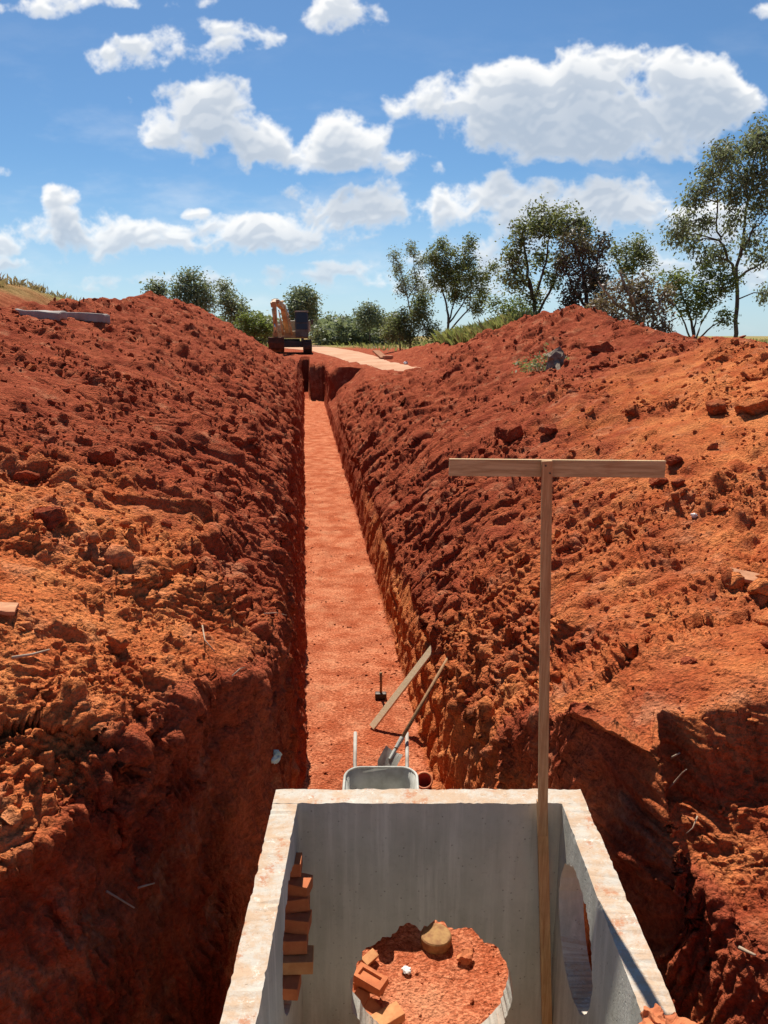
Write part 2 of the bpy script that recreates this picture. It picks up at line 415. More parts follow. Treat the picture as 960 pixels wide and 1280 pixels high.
M['track_steel'] = simple('track_steel', (0.045, 0.04, 0.036), (0.11, 0.055, 0.035), 3, 0.6, 0.5)
M['chrome'] = simple('chrome_rod', (0.6, 0.6, 0.6), (0.5, 0.5, 0.5), 3, 0.25, 0.9, bstr=0)
def glass_mat():
    m, s, b, out = new_mat('cab_glass')
    b.inputs['Base Color'].default_value = (0.09, 0.11, 0.12, 1); b.inputs['Roughness'].default_value = 0.08
    b.inputs['Specular IOR Level'].default_value = 0.6
    return m
M['glass'] = glass_mat()
def leaf_mat(name, a, b_, trans=0.48):
    m, s, b, out = new_mat(name)
    geo = s.node('ShaderNodeNewGeometry'); P = geo.outputs['Position']
    n = s.noise(P, 1.1, 3, 0.6); n2 = s.noise(P, 9, 2, 0.5)
    f = s.m('ADD', s.m('MULTIPLY', n, 0.55), s.m('MULTIPLY', n2, 0.45))
    c = s.mix(s.mapr(f, 0.36, 0.64), a, b_)
    s.put(b.inputs['Base Color'], c); b.inputs['Roughness'].default_value = 0.55
    b.inputs['Specular IOR Level'].default_value = 0.35
    tr = s.node('ShaderNodeBsdfTranslucent'); s.put(tr.inputs[0], s.mix(0.35, c, (0.18, 0.22, 0.03)))
    mx = s.node('ShaderNodeMixShader'); mx.inputs[0].default_value = trans
    s.l.new(b.outputs[0], mx.inputs[1]); s.l.new(tr.outputs[0], mx.inputs[2]); s.l.new(mx.outputs[0], out.inputs[0])
    return m
M['leaf'] = leaf_mat('gum_leaf', (0.105, 0.130, 0.050), (0.230, 0.235, 0.100))
M['leaf_grey'] = leaf_mat('grey_gum_leaf', (0.125, 0.150, 0.085), (0.250, 0.260, 0.155))
M['leaf_bright'] = leaf_mat('bright_leaf', (0.115, 0.150, 0.036), (0.205, 0.235, 0.065))
M['leaf_dark'] = leaf_mat('dark_brown_leaf', (0.075, 0.055, 0.038), (0.16, 0.115, 0.078), 0.25)
M['leaf_brown'] = leaf_mat('dead_brown_leaf', (0.15, 0.095, 0.060), (0.29, 0.205, 0.135), 0.3)
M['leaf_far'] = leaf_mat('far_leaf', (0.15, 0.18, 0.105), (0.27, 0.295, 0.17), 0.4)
M['grass'] = leaf_mat('grass_blade', (0.20, 0.235, 0.060), (0.38, 0.36, 0.140), 0.4)
M['dry_grass'] = leaf_mat('dry_grass_blade', (0.34, 0.25, 0.12), (0.48, 0.36, 0.18), 0.3)
M['weed'] = leaf_mat('weed_leaf', (0.20, 0.24, 0.08), (0.36, 0.36, 0.17), 0.35)
def road_mat():
    m, s, b, out = new_mat('packed_dirt')
    geo = s.node('ShaderNodeNewGeometry'); P = geo.outputs['Position']
    n = s.noise(P, 0.6, 6, 0.65); n2 = s.noise(P, 4, 6, 0.65)
    c = s.mix(s.mapr(n, 0.3, 0.7), (0.44, 0.215, 0.115), (0.52, 0.305, 0.185))
    c = s.mix(s.m('MULTIPLY', s.mapr(n2, 0.5, 0.75), 0.4), c, (0.36, 0.12, 0.055))
    s.put(b.inputs['Base Color'], c); b.inputs['Roughness'].default_value = 0.95
    bump(s, b, n2, 0.4, 0.05)
    return m
M['road'] = road_mat()

# ------------------------------------------------------------------ the ground: one sheet, trench and pit included
ALPHA = math.atan(0.1016); CA, SA = math.cos(ALPHA), math.sin(ALPHA)
def st2xy(s, t): return t*CA - s*SA, t*SA + s*CA
def xy2st(x, y): return -x*SA + y*CA, x*CA + y*SA
# stations along the trench; control points of the cross profile, each (t, z)
ST = np.array([40, 41.6, 42.1, 30, -30, -0.2, 0.25, 0.5, 1.5, 2.2, 2.7, 3.15, 3.45, 3.62, 4.1, 4.8, 6.0, 8.0, 11, 14, 17, 20, 23, 27, 33, 38, 43, 47, 49.6, 50.4, 54, 55, 64, 110], float)
ST = np.sort(ST); N = len(ST)
def ctl(d):
    """dict station->(t,z) -> arrays over ST"""
    ks = sorted(d); a = np.array([d[k] for k in ks], float)
    return np.interp(ST, ks, a[:, 0]), np.interp(ST, ks, a[:, 1])
PTS = []
# far plain, left
PTS.append(ctl({-30: (-3500, 2.4), 110: (-3500, 3.0)}))
PTS.append(ctl({-30: (-300, 2.4), 110: (-300, 3.0)}))
PTS.append(ctl({-30: (-60, 2.4), 14: (-60, 3.0), 110: (-60, 3.0)}))
PTS.append(ctl({-30: (-26, 2.4), 3: (-26, 3.0), 20: (-24, 4.6), 50: (-24, 4.2), 64: (-24, 3.0), 110: (-24, 3.0)}))
PTS.append(ctl({-30: (-14, 2.4), 3: (-15, 3.4), 14: (-14, 4.4), 22: (-13, 5.5), 28: (-12, 6.25), 34: (-11.8, 6.1), 44: (-11, 5.5), 50: (-10, 3.2), 64: (-10, 2.9), 110: (-10, 3.0)}))     # back ridge
PTS.append(ctl({-30: (-10, 2.4), 3: (-10, 3.2), 14: (-9, 4.0), 27: (-8, 4.3), 40: (-8, 4.0), 50: (-7, 2.9), 64: (-7, 2.85), 110: (-7, 3.0)}))     # hollow
PTS.append(ctl({-30: (-6, 2.4), 0.25: (-6, 2.5), 3: (-6.5, 3.7), 8: (-6, 4.25), 12: (-5.6, 4.42), 17: (-5.1, 4.5), 21: (-5.0, 4.8), 27: (-5, 5.25), 33: (-5, 5.3), 38: (-4.9, 5.2), 43: (-4.7, 4.9), 47: (-4.4, 4.3), 49.6: (-4.0, 3.6), 54: (-4, 2.75), 64: (-4, 2.8), 110: (-4, 3.0)}))    # crest
PTS.append(ctl({-30: (-4, 2.4), 0.25: (-4, 2.4), 2.2: (-4.2, 3.0), 4: (-3.6, 3.25), 8: (-3.0, 3.35), 14: (-2.8, 3.5), 27: (-2.8, 3.9), 38: (-2.8, 3.9), 45: (-2.6, 3.5), 49.6: (-2.4, 3.0), 54: (-2.4, 2.7), 64: (-2.4, 2.8), 110: (-2.4, 3.0)}))   # bank mid
PTS.append(ctl({-30: (-2.2, 2.4), 0.25: (-2.2, 2.4), 1.5: (-2.6, 2.55), 2.2: (-2.3, 2.62), 3.1: (-1.9, 2.66), 4.1: (-1.2, 2.62), 4.8: (-0.95, 2.55), 8: (-0.92, 2.5), 14: (-1.0, 2.5), 27: (-1.0, 2.6), 45: (-1.0, 2.5), 49.6: (-1.0, 2.5), 54: (-1.0, 2.6), 64: (-1.0, 2.8), 110: (-1, 3)}))  # bank low
PTS.append(ctl({-30: (-1.2, 2.4), 0.25: (-1.2, 2.4), 0.5: (-1.6, 2.35), 1.5: (-1.6, 2.28), 2.2: (-1.28, 2.2), 2.7: (-1.0, 2.26), 3.1: (-0.83, 2.3), 3.62: (-0.60, 2.3), 4.1: (-0.30, 2.15), 4.8: (-0.27, 1.95), 8: (-0.31, 1.85), 27: (-0.46, 1.9), 45: (-0.5, 2.0), 49.6: (-0.5, 2.25), 54: (-0.3, 2.45), 55: (-0.3, 2.6), 64: (-0.3, 2.8), 110: (-0.3, 3)}))  # lip
PTS.append(ctl({-30: (-1.1, 2.4), 0.25: (-1.1, 2.4), 0.5: (-1.45, 1.2), 2.2: (-1.02, 1.0), 2.7: (-0.86, 1.05), 3.1: (-0.74, 1.05), 3.62: (-0.52, 1.1), 4.1: (-0.24, 1.1), 4.8: (-0.21, 1.0), 27: (-0.25, 0.95), 54: (-0.14, 1.2), 55: (-0.2, 2.6), 64: (-0.2, 2.8), 110: (-0.2, 3)}))  # wall mid
PTS.append(ctl({-30: (-0.9, 2.4), 0.25: (-0.9, 2.4), 0.5: (-1.3, 0), 2.2: (-0.85, 0), 2.7: (-0.70, 0), 3.1: (-0.68, 0), 3.62: (-0.46, 0), 4.1: (-0.16, 0), 4.8: (-0.10, 0), 49.6: (-0.1, 0), 54: (-0.1, 0.3), 55: (-0.1, 2.6), 64: (-0.1, 2.8), 110: (-0.1, 3)}))  # floor left
PTS.append(ctl({-30: (0.28, 2.4), 0.25: (0.28, 2.4), 0.5: (0.28, 0), 49.6: (0.22, 0), 54: (0.2, 0.3), 55: (0.28, 2.6), 64: (0.28, 2.8), 110: (0.3, 3)}))  # floor mid
PTS.append(ctl({-30: (0.36, 2.4), 0.25: (0.36, 2.4), 0.5: (0.36, 0), 49.6: (0.36, 0), 50.4: (0.36, 2.25), 55: (0.36, 2.6), 64: (0.36, 2.8), 110: (0.4, 3)}))
PTS.append(ctl({-30: (1.1, 2.4), 0.25: (1.2, 2.4), 0.5: (1.6, 0), 2.7: (1.40, 0), 3.15: (1.33, 0), 3.62: (1.22, 0), 4.1: (1.26, 0), 4.8: (1.20, 0), 5.6: (1.10, 0), 49.6: (1.14, 0), 50.4: (1.05, 2.3), 55: (1.05, 2.6), 64: (1, 2.8), 110: (1, 3)}))  # floor right
PTS.append(ctl({-30: (1.3, 2.4), 0.25: (1.3, 2.4), 0.5: (1.8, 0.9), 1.5: (1.62, 0.9), 2.7: (1.52, 0.85), 3.15: (1.46, 0.95), 3.45: (1.38, 1.0), 3.62: (1.30, 1.0), 4.1: (1.30, 0.85), 4.8: (1.25, 0.6), 5.6: (1.17, 0.6), 49.6: (1.22, 0.5), 50.4: (1.14, 2.3), 55: (1.14, 2.6), 64: (1.14, 2.8), 110: (1.1, 3)}))  # wall mid
PTS.append(ctl({-30: (1.5, 2.4), 0.25: (1.5, 2.4), 0.5: (2.0, 1.7), 1.5: (1.95, 1.6), 2.7: (1.78, 1.55), 3.15: (1.72, 1.68), 3.45: (1.50, 1.78), 3.62: (1.40, 2.05), 4.1: (1.38, 1.75), 4.8: (1.33, 1.2), 5.6: (1.28, 1.1), 8: (1.32, 0.95), 30: (1.38, 0.95), 40: (1.75, 1.0), 41.6: (1.75, 1.0), 42.1: (1.30, 2.0), 49.6: (1.32, 2.1), 50.4: (1.3, 2.3), 55: (1.3, 2.6), 64: (1.3, 2.8), 110: (1.3, 3)}))  # lip
PTS.append(ctl({-30: (2.4, 2.4), 0.25: (2.4, 2.4), 1.5: (2.5, 1.75), 2.7: (2.3, 1.72), 3.15: (2.3, 1.80), 3.45: (2.2, 1.88), 3.62: (2.05, 2.14), 4.1: (1.95, 2.16), 4.8: (2.0, 1.98), 8: (2.2, 1.85), 14: (2.3, 1.95), 27: (2.4, 2.2), 33: (2.6, 2.25), 40: (3.1, 2.3), 41.6: (3.1, 2.3), 42.1: (1.75, 2.42), 49.6: (1.8, 2.4), 55: (2.3, 2.6), 64: (2.3, 2.8), 110: (2.3, 3)}))  # bank low
PTS.append(ctl({-30: (4, 2.4), 0.25: (4, 2.4), 1.5: (3.6, 2.3), 2.7: (3.4, 2.2), 3.45: (3.3, 2.05), 3.62: (3.3, 2.36), 4.8: (3.6, 2.5), 8: (4.0, 2.85), 14: (4.2, 3.05), 20: (4.3, 3.2), 27: (4.4, 2.9), 33: (5.2, 2.45), 38: (5.9, 2.5), 49.6: (6.0, 2.5), 64: (4.8, 2.75), 110: (4.8, 3)}))  # bank mid
PTS.append(ctl({-30: (7, 2.4), 0.25: (7, 2.6), 3: (6.4, 3.3), 8: (6.8, 3.75), 12: (7.0, 3.88), 16: (7, 3.95), 18: (7, 4.35), 20: (7, 4.72), 22: (7, 4.70), 25: (7, 4.50), 28: (7, 4.2), 31: (7.2, 3.95), 35: (7.4, 3.5), 40: (7.5, 3.35), 49.6: (7.6, 3.4), 54: (7.7, 3.3), 60: (7.8, 2.8), 64: (7.8, 2.75), 110: (7.8, 3)}))  # crest
PTS.append(ctl({-30: (10, 2.4), 3: (10, 2.8), 12: (10, 3.4), 20: (10, 3.6), 27: (9.6, 4.0), 31: (9.6, 4.2), 38: (9.8, 4.2), 45: (10, 3.9), 52: (10, 3.3), 64: (10, 2.9), 110: (10, 3)}))  # back
PTS.append(ctl({-30: (16, 2.4), 12: (15, 2.9), 31: (15, 3.3), 45: (15, 3.4), 64: (15, 3.0), 110: (16, 3)}))
PTS.append(ctl({-30: (60, 2.4), 40: (60, 2.9), 110: (60, 3.0)}))
PTS.append(ctl({-30: (300, 2.4), 110: (300, 3.0)}))
PTS.append(ctl({-30: (3500, 2.4), 110: (3500, 3.0)}))
SEG = [4, 6, 14, 30, 28, 50, 160, 190, 150, 110, 120, 16, 6, 40, 110, 110, 140, 180, 180, 50, 24, 14, 6, 4]
rows = [-3000, -600, -150, -50, -20, -8, -3, -1, -0.2, 0.1, 0.25, 0.35, 0.42, 0.5, 0.6, 0.75, 0.95, 1.15, 1.35]
v = 1.5
while v < 64: rows.append(v); v *= (1.0011 if 3.30 < v < 3.70 else 1.0036) if v < 30 else 1.005
while v < 5000: rows.append(v); v *= 1.09
rows = np.array(rows, np.float64); NR = len(rows)
TT = []; ZZ = []
for (t_, z_) in PTS:
    TT.append(np.interp(rows, ST, t_)); ZZ.append(np.interp(rows, ST, z_))
TT = np.array(TT); ZZ = np.array(ZZ)      # (pts, rows)
# wandering edges
wob = np.interp(rows, [0.5, 1.5, 50, 58], [0, 1, 1, 0])
def wn(f, seed, oct=3): return fbm(rows*f, np.zeros(NR)+seed*3.3, oct, seed)
TT[9] += wob*(0.08*wn(1.1, 3)+0.05*wn(4, 4)); ZZ[9] += wob*0.14*wn(0.7, 5)
TT[8] += wob*0.22*wn(0.9, 6); ZZ[8] += wob*0.16*wn(0.8, 7)
TT[7] += wob*0.3*wn(0.5, 8); ZZ[7] += wob*0.16*wn(0.5, 9)
ZZ[6] += wob*0.20*wn(0.55, 10)
TT[10] += wob*0.04*wn(1.3, 11); TT[11] += wob*0.03*wn(1.5, 12); TT[14] += wob*0.04*wn(1.2, 13); TT[15] += wob*0.06*wn(1.4, 14)
TT[16] += wob*(0.09*wn(1.3, 15)+0.05*wn(4, 16)); ZZ[16] += wob*0.18*wn(0.8, 17)
TT[17] += wob*0.18*wn(0.8, 18); ZZ[17] += wob*0.14*wn(0.8, 19)
ZZ[18] += wob*0.2*wn(0.5, 20); ZZ[19] += wob*0.14*wn(0.6, 21)
# pit: a scooped left wall with buttress, a buttress on the right
def gb(c, w): return np.exp(-((rows-c)/w)**2)
for k, a in ((9, 0.05), (10, 0.05)): TT[k] += a*gb(2.62, 0.18)
colsT = []; colsZ = []; pid = []
for i, n in enumerate(SEG):
    u = np.arange(n)/n
    if i in (0, 1, 2): 
        t0, t1 = -TT[i], -TT[i+1]; w = (t0[:, None]**(1-u))*(t1[:, None]**u); tt = -w; f = (t0[:, None]-w)/(t0-t1)[:, None]
    elif i in (21, 22, 23):
        t0, t1 = TT[i], TT[i+1]; w = (t0[:, None]**(1-u))*(t1[:, None]**u); tt = w; f = (w-t0[:, None])/(t1-t0)[:, None]
    else:
        f = np.broadcast_to(u, (NR, n)); tt = TT[i][:, None]*(1-f)+TT[i+1][:, None]*f
    colsT.append(tt); colsZ.append(ZZ[i][:, None]*(1-f)+ZZ[i+1][:, None]*f); pid.append(i+u)
colsT.append(TT[-1][:, None]); colsZ.append(ZZ[-1][:, None]); pid.append(np.array([len(SEG)]))
T2 = np.concatenate(colsT, 1); Z2 = np.concatenate(colsZ, 1); pid = np.concatenate(pid); NC = T2.shape[1]
# round the profile a little (not the trench foot)
for it in range(6):
    k = np.where((pid > 11.2) & (pid < 13.8), 0, 0.5)[None, 1:-1]
    k = np.where((np.abs(pid-11) < 0.1) | (np.abs(pid-14) < 0.1), 0.1, k[0])[None] if False else k
    for A in (T2, Z2): A[:, 1:-1] += k*(0.5*(A[:, :-2]+A[:, 2:])-A[:, 1:-1])
S2 = np.repeat(rows[:, None], NC, 1)
# surface coordinate across the profile (arc length from the floor)
seg_l = np.sqrt(np.diff(T2, axis=1)**2+np.diff(Z2, axis=1)**2)
A2 = np.concatenate([np.zeros((NR, 1)), np.cumsum(seg_l, 1)], 1)
ic = int(np.argmin(np.abs(pid-12.5))); A2 = A2-A2[:, ic:ic+1]
PID = np.repeat(pid[None], NR, 0)
def band(a, b, e=0.25): return sstep(PID, a-e, a+e)*(1-sstep(PID, b-e, b+e))
# masks
floor_m = band(11, 14, 0.06)*(S2 < 50.5)*(S2 > 0.5)
wall_m = np.clip(band(9, 11, 0.2)+band(14, 16, 0.2), 0, 1)*sstep(S2, 0.4, 0.8)*(1-sstep(S2, 54, 56))
bank_m = np.clip(band(5.5, 9.2, 0.4)+band(15.8, 19.4, 0.4), 0, 1)*sstep(S2, 0.3, 2.0)*(1-sstep(S2, 48, 54))
back_m = np.clip(band(3, 5.5, 0.5)+band(19.4, 21.3, 0.5), 0, 1)*(1-sstep(S2, 48, 56))
right_flat = band(16.3, 18.2, 0.3)*sstep(S2, 31, 36)
bank_m = bank_m*(1-0.75*right_flat)
spac = np.maximum(0.0036*S2, 0.010)
def vis(wl): return np.clip((wl/spac-1.8)/1.8, 0, 1)      # drop octaves the grid cannot carry
def normals(X, Y, Z):
    a = np.stack([np.gradient(X, axis=0), np.gradient(Y, axis=0), np.gradient(Z, axis=0)], -1)
    b = np.stack([np.gradient(X, axis=1), np.gradient(Y, axis=1), np.gradient(Z, axis=1)], -1)
    n = np.cross(b, a); l = np.linalg.norm(n, axis=-1, keepdims=True); n = n/np.maximum(l, 1e-9)
    return np.where(n[..., 2:3] < -0.3, -n, n).astype(np.float32)
pf = np.exp(-((S2-3.45)/0.50)**2)*(PID > 14.3)*(1-sstep(PID, 17.5, 19))
S3 = S2+pf*(-0.46*np.exp(-((T2-1.64)/0.12)**2)+0.13*np.exp(-((T2-1.40)/0.14)**2)-0.30*sstep(T2, 1.70, 1.95)+0.13*fbm(T2*3.2, S2*0.6, 3, 197)+0.05*fbm(T2*11, S2*1.5, 2, 198))
pl_ = np.exp(-((S2-2.75)/0.35)**2)*(PID > 7.6)*(PID < 11)
S3 = S3+pl_*(0.07*np.exp(-((T2+1.05)/0.15)**2)-0.07*np.exp(-((T2+1.5)/0.2)**2))
X2, Y2 = st2xy(S3, T2)
Nn = normals(X2, Y2, Z2)
# stage 1: big lumps, scoops and bites, along the surface normal
rid = lambda n: 0.5-np.abs(n)*1.6
sl = A2*np.where(PID < 12.5, -1.0, 1.0)
near = 1-sstep(S2, 4.0, 5.4); mid_z = 1-sstep(S2, 9, 16); far_ = sstep(S2, 8, 20)
wx = fbm(S2*0.9, A2*0.9, 3, 41)*0.5; wy = fbm(S2*0.9+9, A2*0.9, 3, 42)*0.5
f1, f2, val = worley(S2*0.75+wx, A2*0.75+wy, 51)
bites = (val-0.5)*0.16+np.minimum(f1, 0.6)*0.10
slope_m = np.clip(wall_m+bank_m*band(7.2, 17.6, 0.6), 0, 1)
d = bank_m*(0.13*fbm(S2*0.55, A2*0.6, 4, 43)+bites*0.55) + wall_m*(0.04*fbm(S2*0.9, A2*0.7, 3, 44)-0.03) + back_m*0.25*fbm(S2*0.3, A2*0.3, 4, 45)
d += near*np.clip(0.55*wall_m+0.35*bank_m, 0, 1)*0.13*fbm(S2*1.7, A2*0.7, 3, 46, fn=lambda n: 0.42-np.abs(n)*1.6)
# ledges: the clay breaks off in steps
led = ((Z2*2.7+1.5*fbm(S2*0.9, A2*0.7, 3, 47)) % 1.0)
led = np.where(led < 0.82, led/0.82, (1-led)/0.18)
lm = np.clip(0.35*wall_m+bank_m, 0, 1)*mid_z*sstep(fbm(S2*0.6, A2*0.6, 2, 52), -0.15, 0.25)
d += lm*(0.11-0.04*near)*(led-0.5)*vis(0.15)
d += (S2 > 49)*(S2 < 51.5)*band(12.6, 17, 0.3)*0.30*fbm(T2*2.2, Z2*1.6, 3, 53)
# claw marks of the digging bucket: ridges that run down the slope
patch = sstep(fbm(S2*0.6+5, A2*0.6, 3, 63), -0.35, 0.30)
cl = fbm(S2*3.0+0.45*sl+wx*0.8, A2*0.55+wy, 3, 61, fn=rid)
d += slope_m*0.10*cl*(0.25+0.75*patch)*sstep(S2, 3, 7)
X2 += Nn[..., 0]*d; Y2 += Nn[..., 1]*d; Z2 += Nn[..., 2]*d
Nn = normals(X2, Y2, Z2)
# stage 2: crumbs, clods and tooth marks
rough_m = np.clip(bank_m+0.45*wall_m+0.5*back_m, 0, 1)
rub = sstep(fbm(S2*0.7-7, A2*0.7, 4, 71), -0.12, 0.32)          # loose rubble here, scraped clay there
def clods(fr, seed):
    f1, f2, val = worley(S2*fr+wx*0.6, A2*fr+wy*0.6, seed)
    e = np.clip((f2-f1)*2.4, 0, 1)                            # angular lumps with cracks between
    return e*np.clip(val*1.9-0.75, 0, 1)*np.clip(1.2-f1, 0, 1)
d = rough_m*(0.15+0.85*rub)*(1-0.45*near)*(0.085*clods(3.2, 81)*vis(0.31)+0.07*clods(6.5, 82)*vis(0.155))
d += rough_m*(0.35+0.65*rub)*(0.050*clods(13, 83)*vis(0.077)+0.024*clods(27, 86)*vis(0.037))
d += rough_m*(0.4+0.6*rub)*(0.030*fbm(S2*3.5, A2*3.5, 3, 84, 0.62, fn=rid)*vis(0.28)+0.036*fbm(S2*11, A2*10, 3, 87, 0.6, fn=rid)*vis(0.07))
# short sharp claw ridges, running down the slope
st1 = fbm(S2*7.5+sl*2.0+wx*2, A2*1.2+wy, 2, 88, fn=rid); st2 = fbm(S2*4.0+sl*1.0+wx*1.5, A2*0.7+wy, 2, 89, fn=rid)
st3 = fbm(S2*2.0+sl*0.6+wx, A2*0.40+wy*0.6, 2, 90, fn=rid)
d += slope_m*(0.065*st1*vis(0.13)+(0.105+0.03*far_)*st2*vis(0.25)+(0.05+0.12*far_)*st3)*(0.4+0.6*(1-rub))*sstep(S2, 3, 7)
d += bank_m*far_*(0.08*fbm(S2*1.7, A2*1.9, 3, 97, 0.65, fn=rid)+0.16*clods(1.5, 98)*rub+0.10*clods(2.6, 80)*vis(0.4))
# toothed comb marks in rows on the steep clay
rowsel = sstep(fbm(S2*0.8, A2*2.6, 2, 91), 0.10, 0.24)
comb = np.abs(((S2*13+1.2*wx*8+sl*1.2) % 1)-0.5)*2
d += slope_m*rowsel*0.045*comb*vis(0.077)*(1-0.5*near)*(PID < 12.5)
rowR = sstep(fbm(S2*2.7, A2*0.9, 2, 191), 0.08, 0.20)
combR = np.abs(((A2*16+S2*3+wx*5) % 1)-0.5)*2
d += slope_m*rowR*0.055*combR*vis(0.062)*(PID > 15.4)*sstep(S2, 3.9, 4.3)*(1-sstep(S2, 11, 14))
strat = band(14, 15.7, 0.15)*sstep(S2, 4.5, 6)
d = d*(1-0.55*strat)+strat*0.045*fbm(S2*6.5, A2*0.7, 3, 192, fn=rid)
lipL = band(8.2, 10.2, 0.3)*sstep(S2, 4.0, 5.5)
d += lipL*0.055*fbm(S2*8.5+sl*3.0+wx*2, A2*1.5, 2, 193, fn=rid)*vis(0.12)
d += rough_m*(0.35+0.65*rub)*0.018*fbm(S2*24, A2*22, 2, 194, fn=rid)*vis(0.042)
nearf = near*np.clip(wall_m+bank_m, 0, 1)*(Nn[..., 2] < 0.75)
d += nearf*(0.030*fbm(S2*4.5, A2*3.0, 3, 195, 0.6, fn=rid)+0.040*(np.abs(((S2*17+T2*9+wx*6) % 1)-0.5)*2)*sstep(fbm(S2*1.6, A2*2.2, 2, 196), 0.05, 0.2)*(PID < 12))
# fine downward scratches on the pit faces
d += near*wall_m*(0.050*fbm(S2*9+sl*2, A2*1.3, 2, 92, fn=rid)+0.020*fbm(S2*26+sl*4, A2*5, 2, 79, fn=rid)*vis(0.04))
fl = floor_m
d += fl*(0.022*fbm(S2*2.2, A2*2.6, 4, 93)+0.008*fbm(S2*11, A2*11, 3, 94)*vis(0.09)+0.02*clods(9, 95)*sstep(fbm(S2, A2, 2, 96), 0.05, 0.4))
d *= np.where(S2 > 70, 0, 1)
X2 += Nn[..., 0]*d; Y2 += Nn[..., 1]*d; Z2 += Nn[..., 2]*d
Z2 += np.where((S2 > 64) & (S2 < 400), 0.15*fbm(S2*0.03, T2*0.03, 2, 99), 0)
V = np.stack([X2, Y2, Z2], -1).reshape(-1, 3)
idx = np.arange(NR*NC).reshape(NR, NC)
F = np.stack([idx[:-1, :-1], idx[:-1, 1:], idx[1:, 1:], idx[1:, :-1]], -1).reshape(-1, 4)
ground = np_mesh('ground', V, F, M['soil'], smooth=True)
tag(ground, 'red earth ground with the long straight trench and its ragged banks', kind='structure')
# soil zones: orange subsoil near the pit and on the right bank, floor, grass cover
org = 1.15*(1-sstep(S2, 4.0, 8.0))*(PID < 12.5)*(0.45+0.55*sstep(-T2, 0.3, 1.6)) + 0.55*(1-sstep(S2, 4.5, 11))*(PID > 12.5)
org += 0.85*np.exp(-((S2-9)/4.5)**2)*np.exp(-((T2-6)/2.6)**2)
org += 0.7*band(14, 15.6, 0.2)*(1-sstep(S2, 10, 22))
org -= 0.8*near*wall_m  # freshly cut pit walls coloured darker red, deepening their shade in the soil colour
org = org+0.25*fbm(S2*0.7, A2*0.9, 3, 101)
grs = np.clip(band(-1, 4.4, 0.4)*sstep(S2, 3, 10)+band(19.6, 30, 0.3)*sstep(S2, 3, 10)+sstep(S2, 75, 85), 0, 1)
grs = grs*np.clip(0.75+fbm(S2*0.15, T2*0.15, 3, 102), 0, 1)
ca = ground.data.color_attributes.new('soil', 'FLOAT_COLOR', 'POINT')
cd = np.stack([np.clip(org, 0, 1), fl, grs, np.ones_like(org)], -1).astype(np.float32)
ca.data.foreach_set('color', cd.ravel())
Tf = -0 + X2*CA + Y2*SA; Sf = -X2*SA + Y2*CA
bpy.context.view_layer.update()
def gz(x, y):
    ok, p_, n_, i_ = ground.ray_cast(Vector((x, y, 60)), Vector((0, 0, -1)))
    return p_.z if ok else 2.4
def hit(px_, py_, lo=1.2, hi=200):
    """where the view ray through (px,py) meets the ground"""
    d_ = pxdir(px_, py_).normalized(); o_ = Vector((0, 0, CZ))+d_*lo
    ok, p_, n_, i_ = ground.ray_cast(o_, d_)
    return p_.copy() if ok else at(px_, py_, hi)

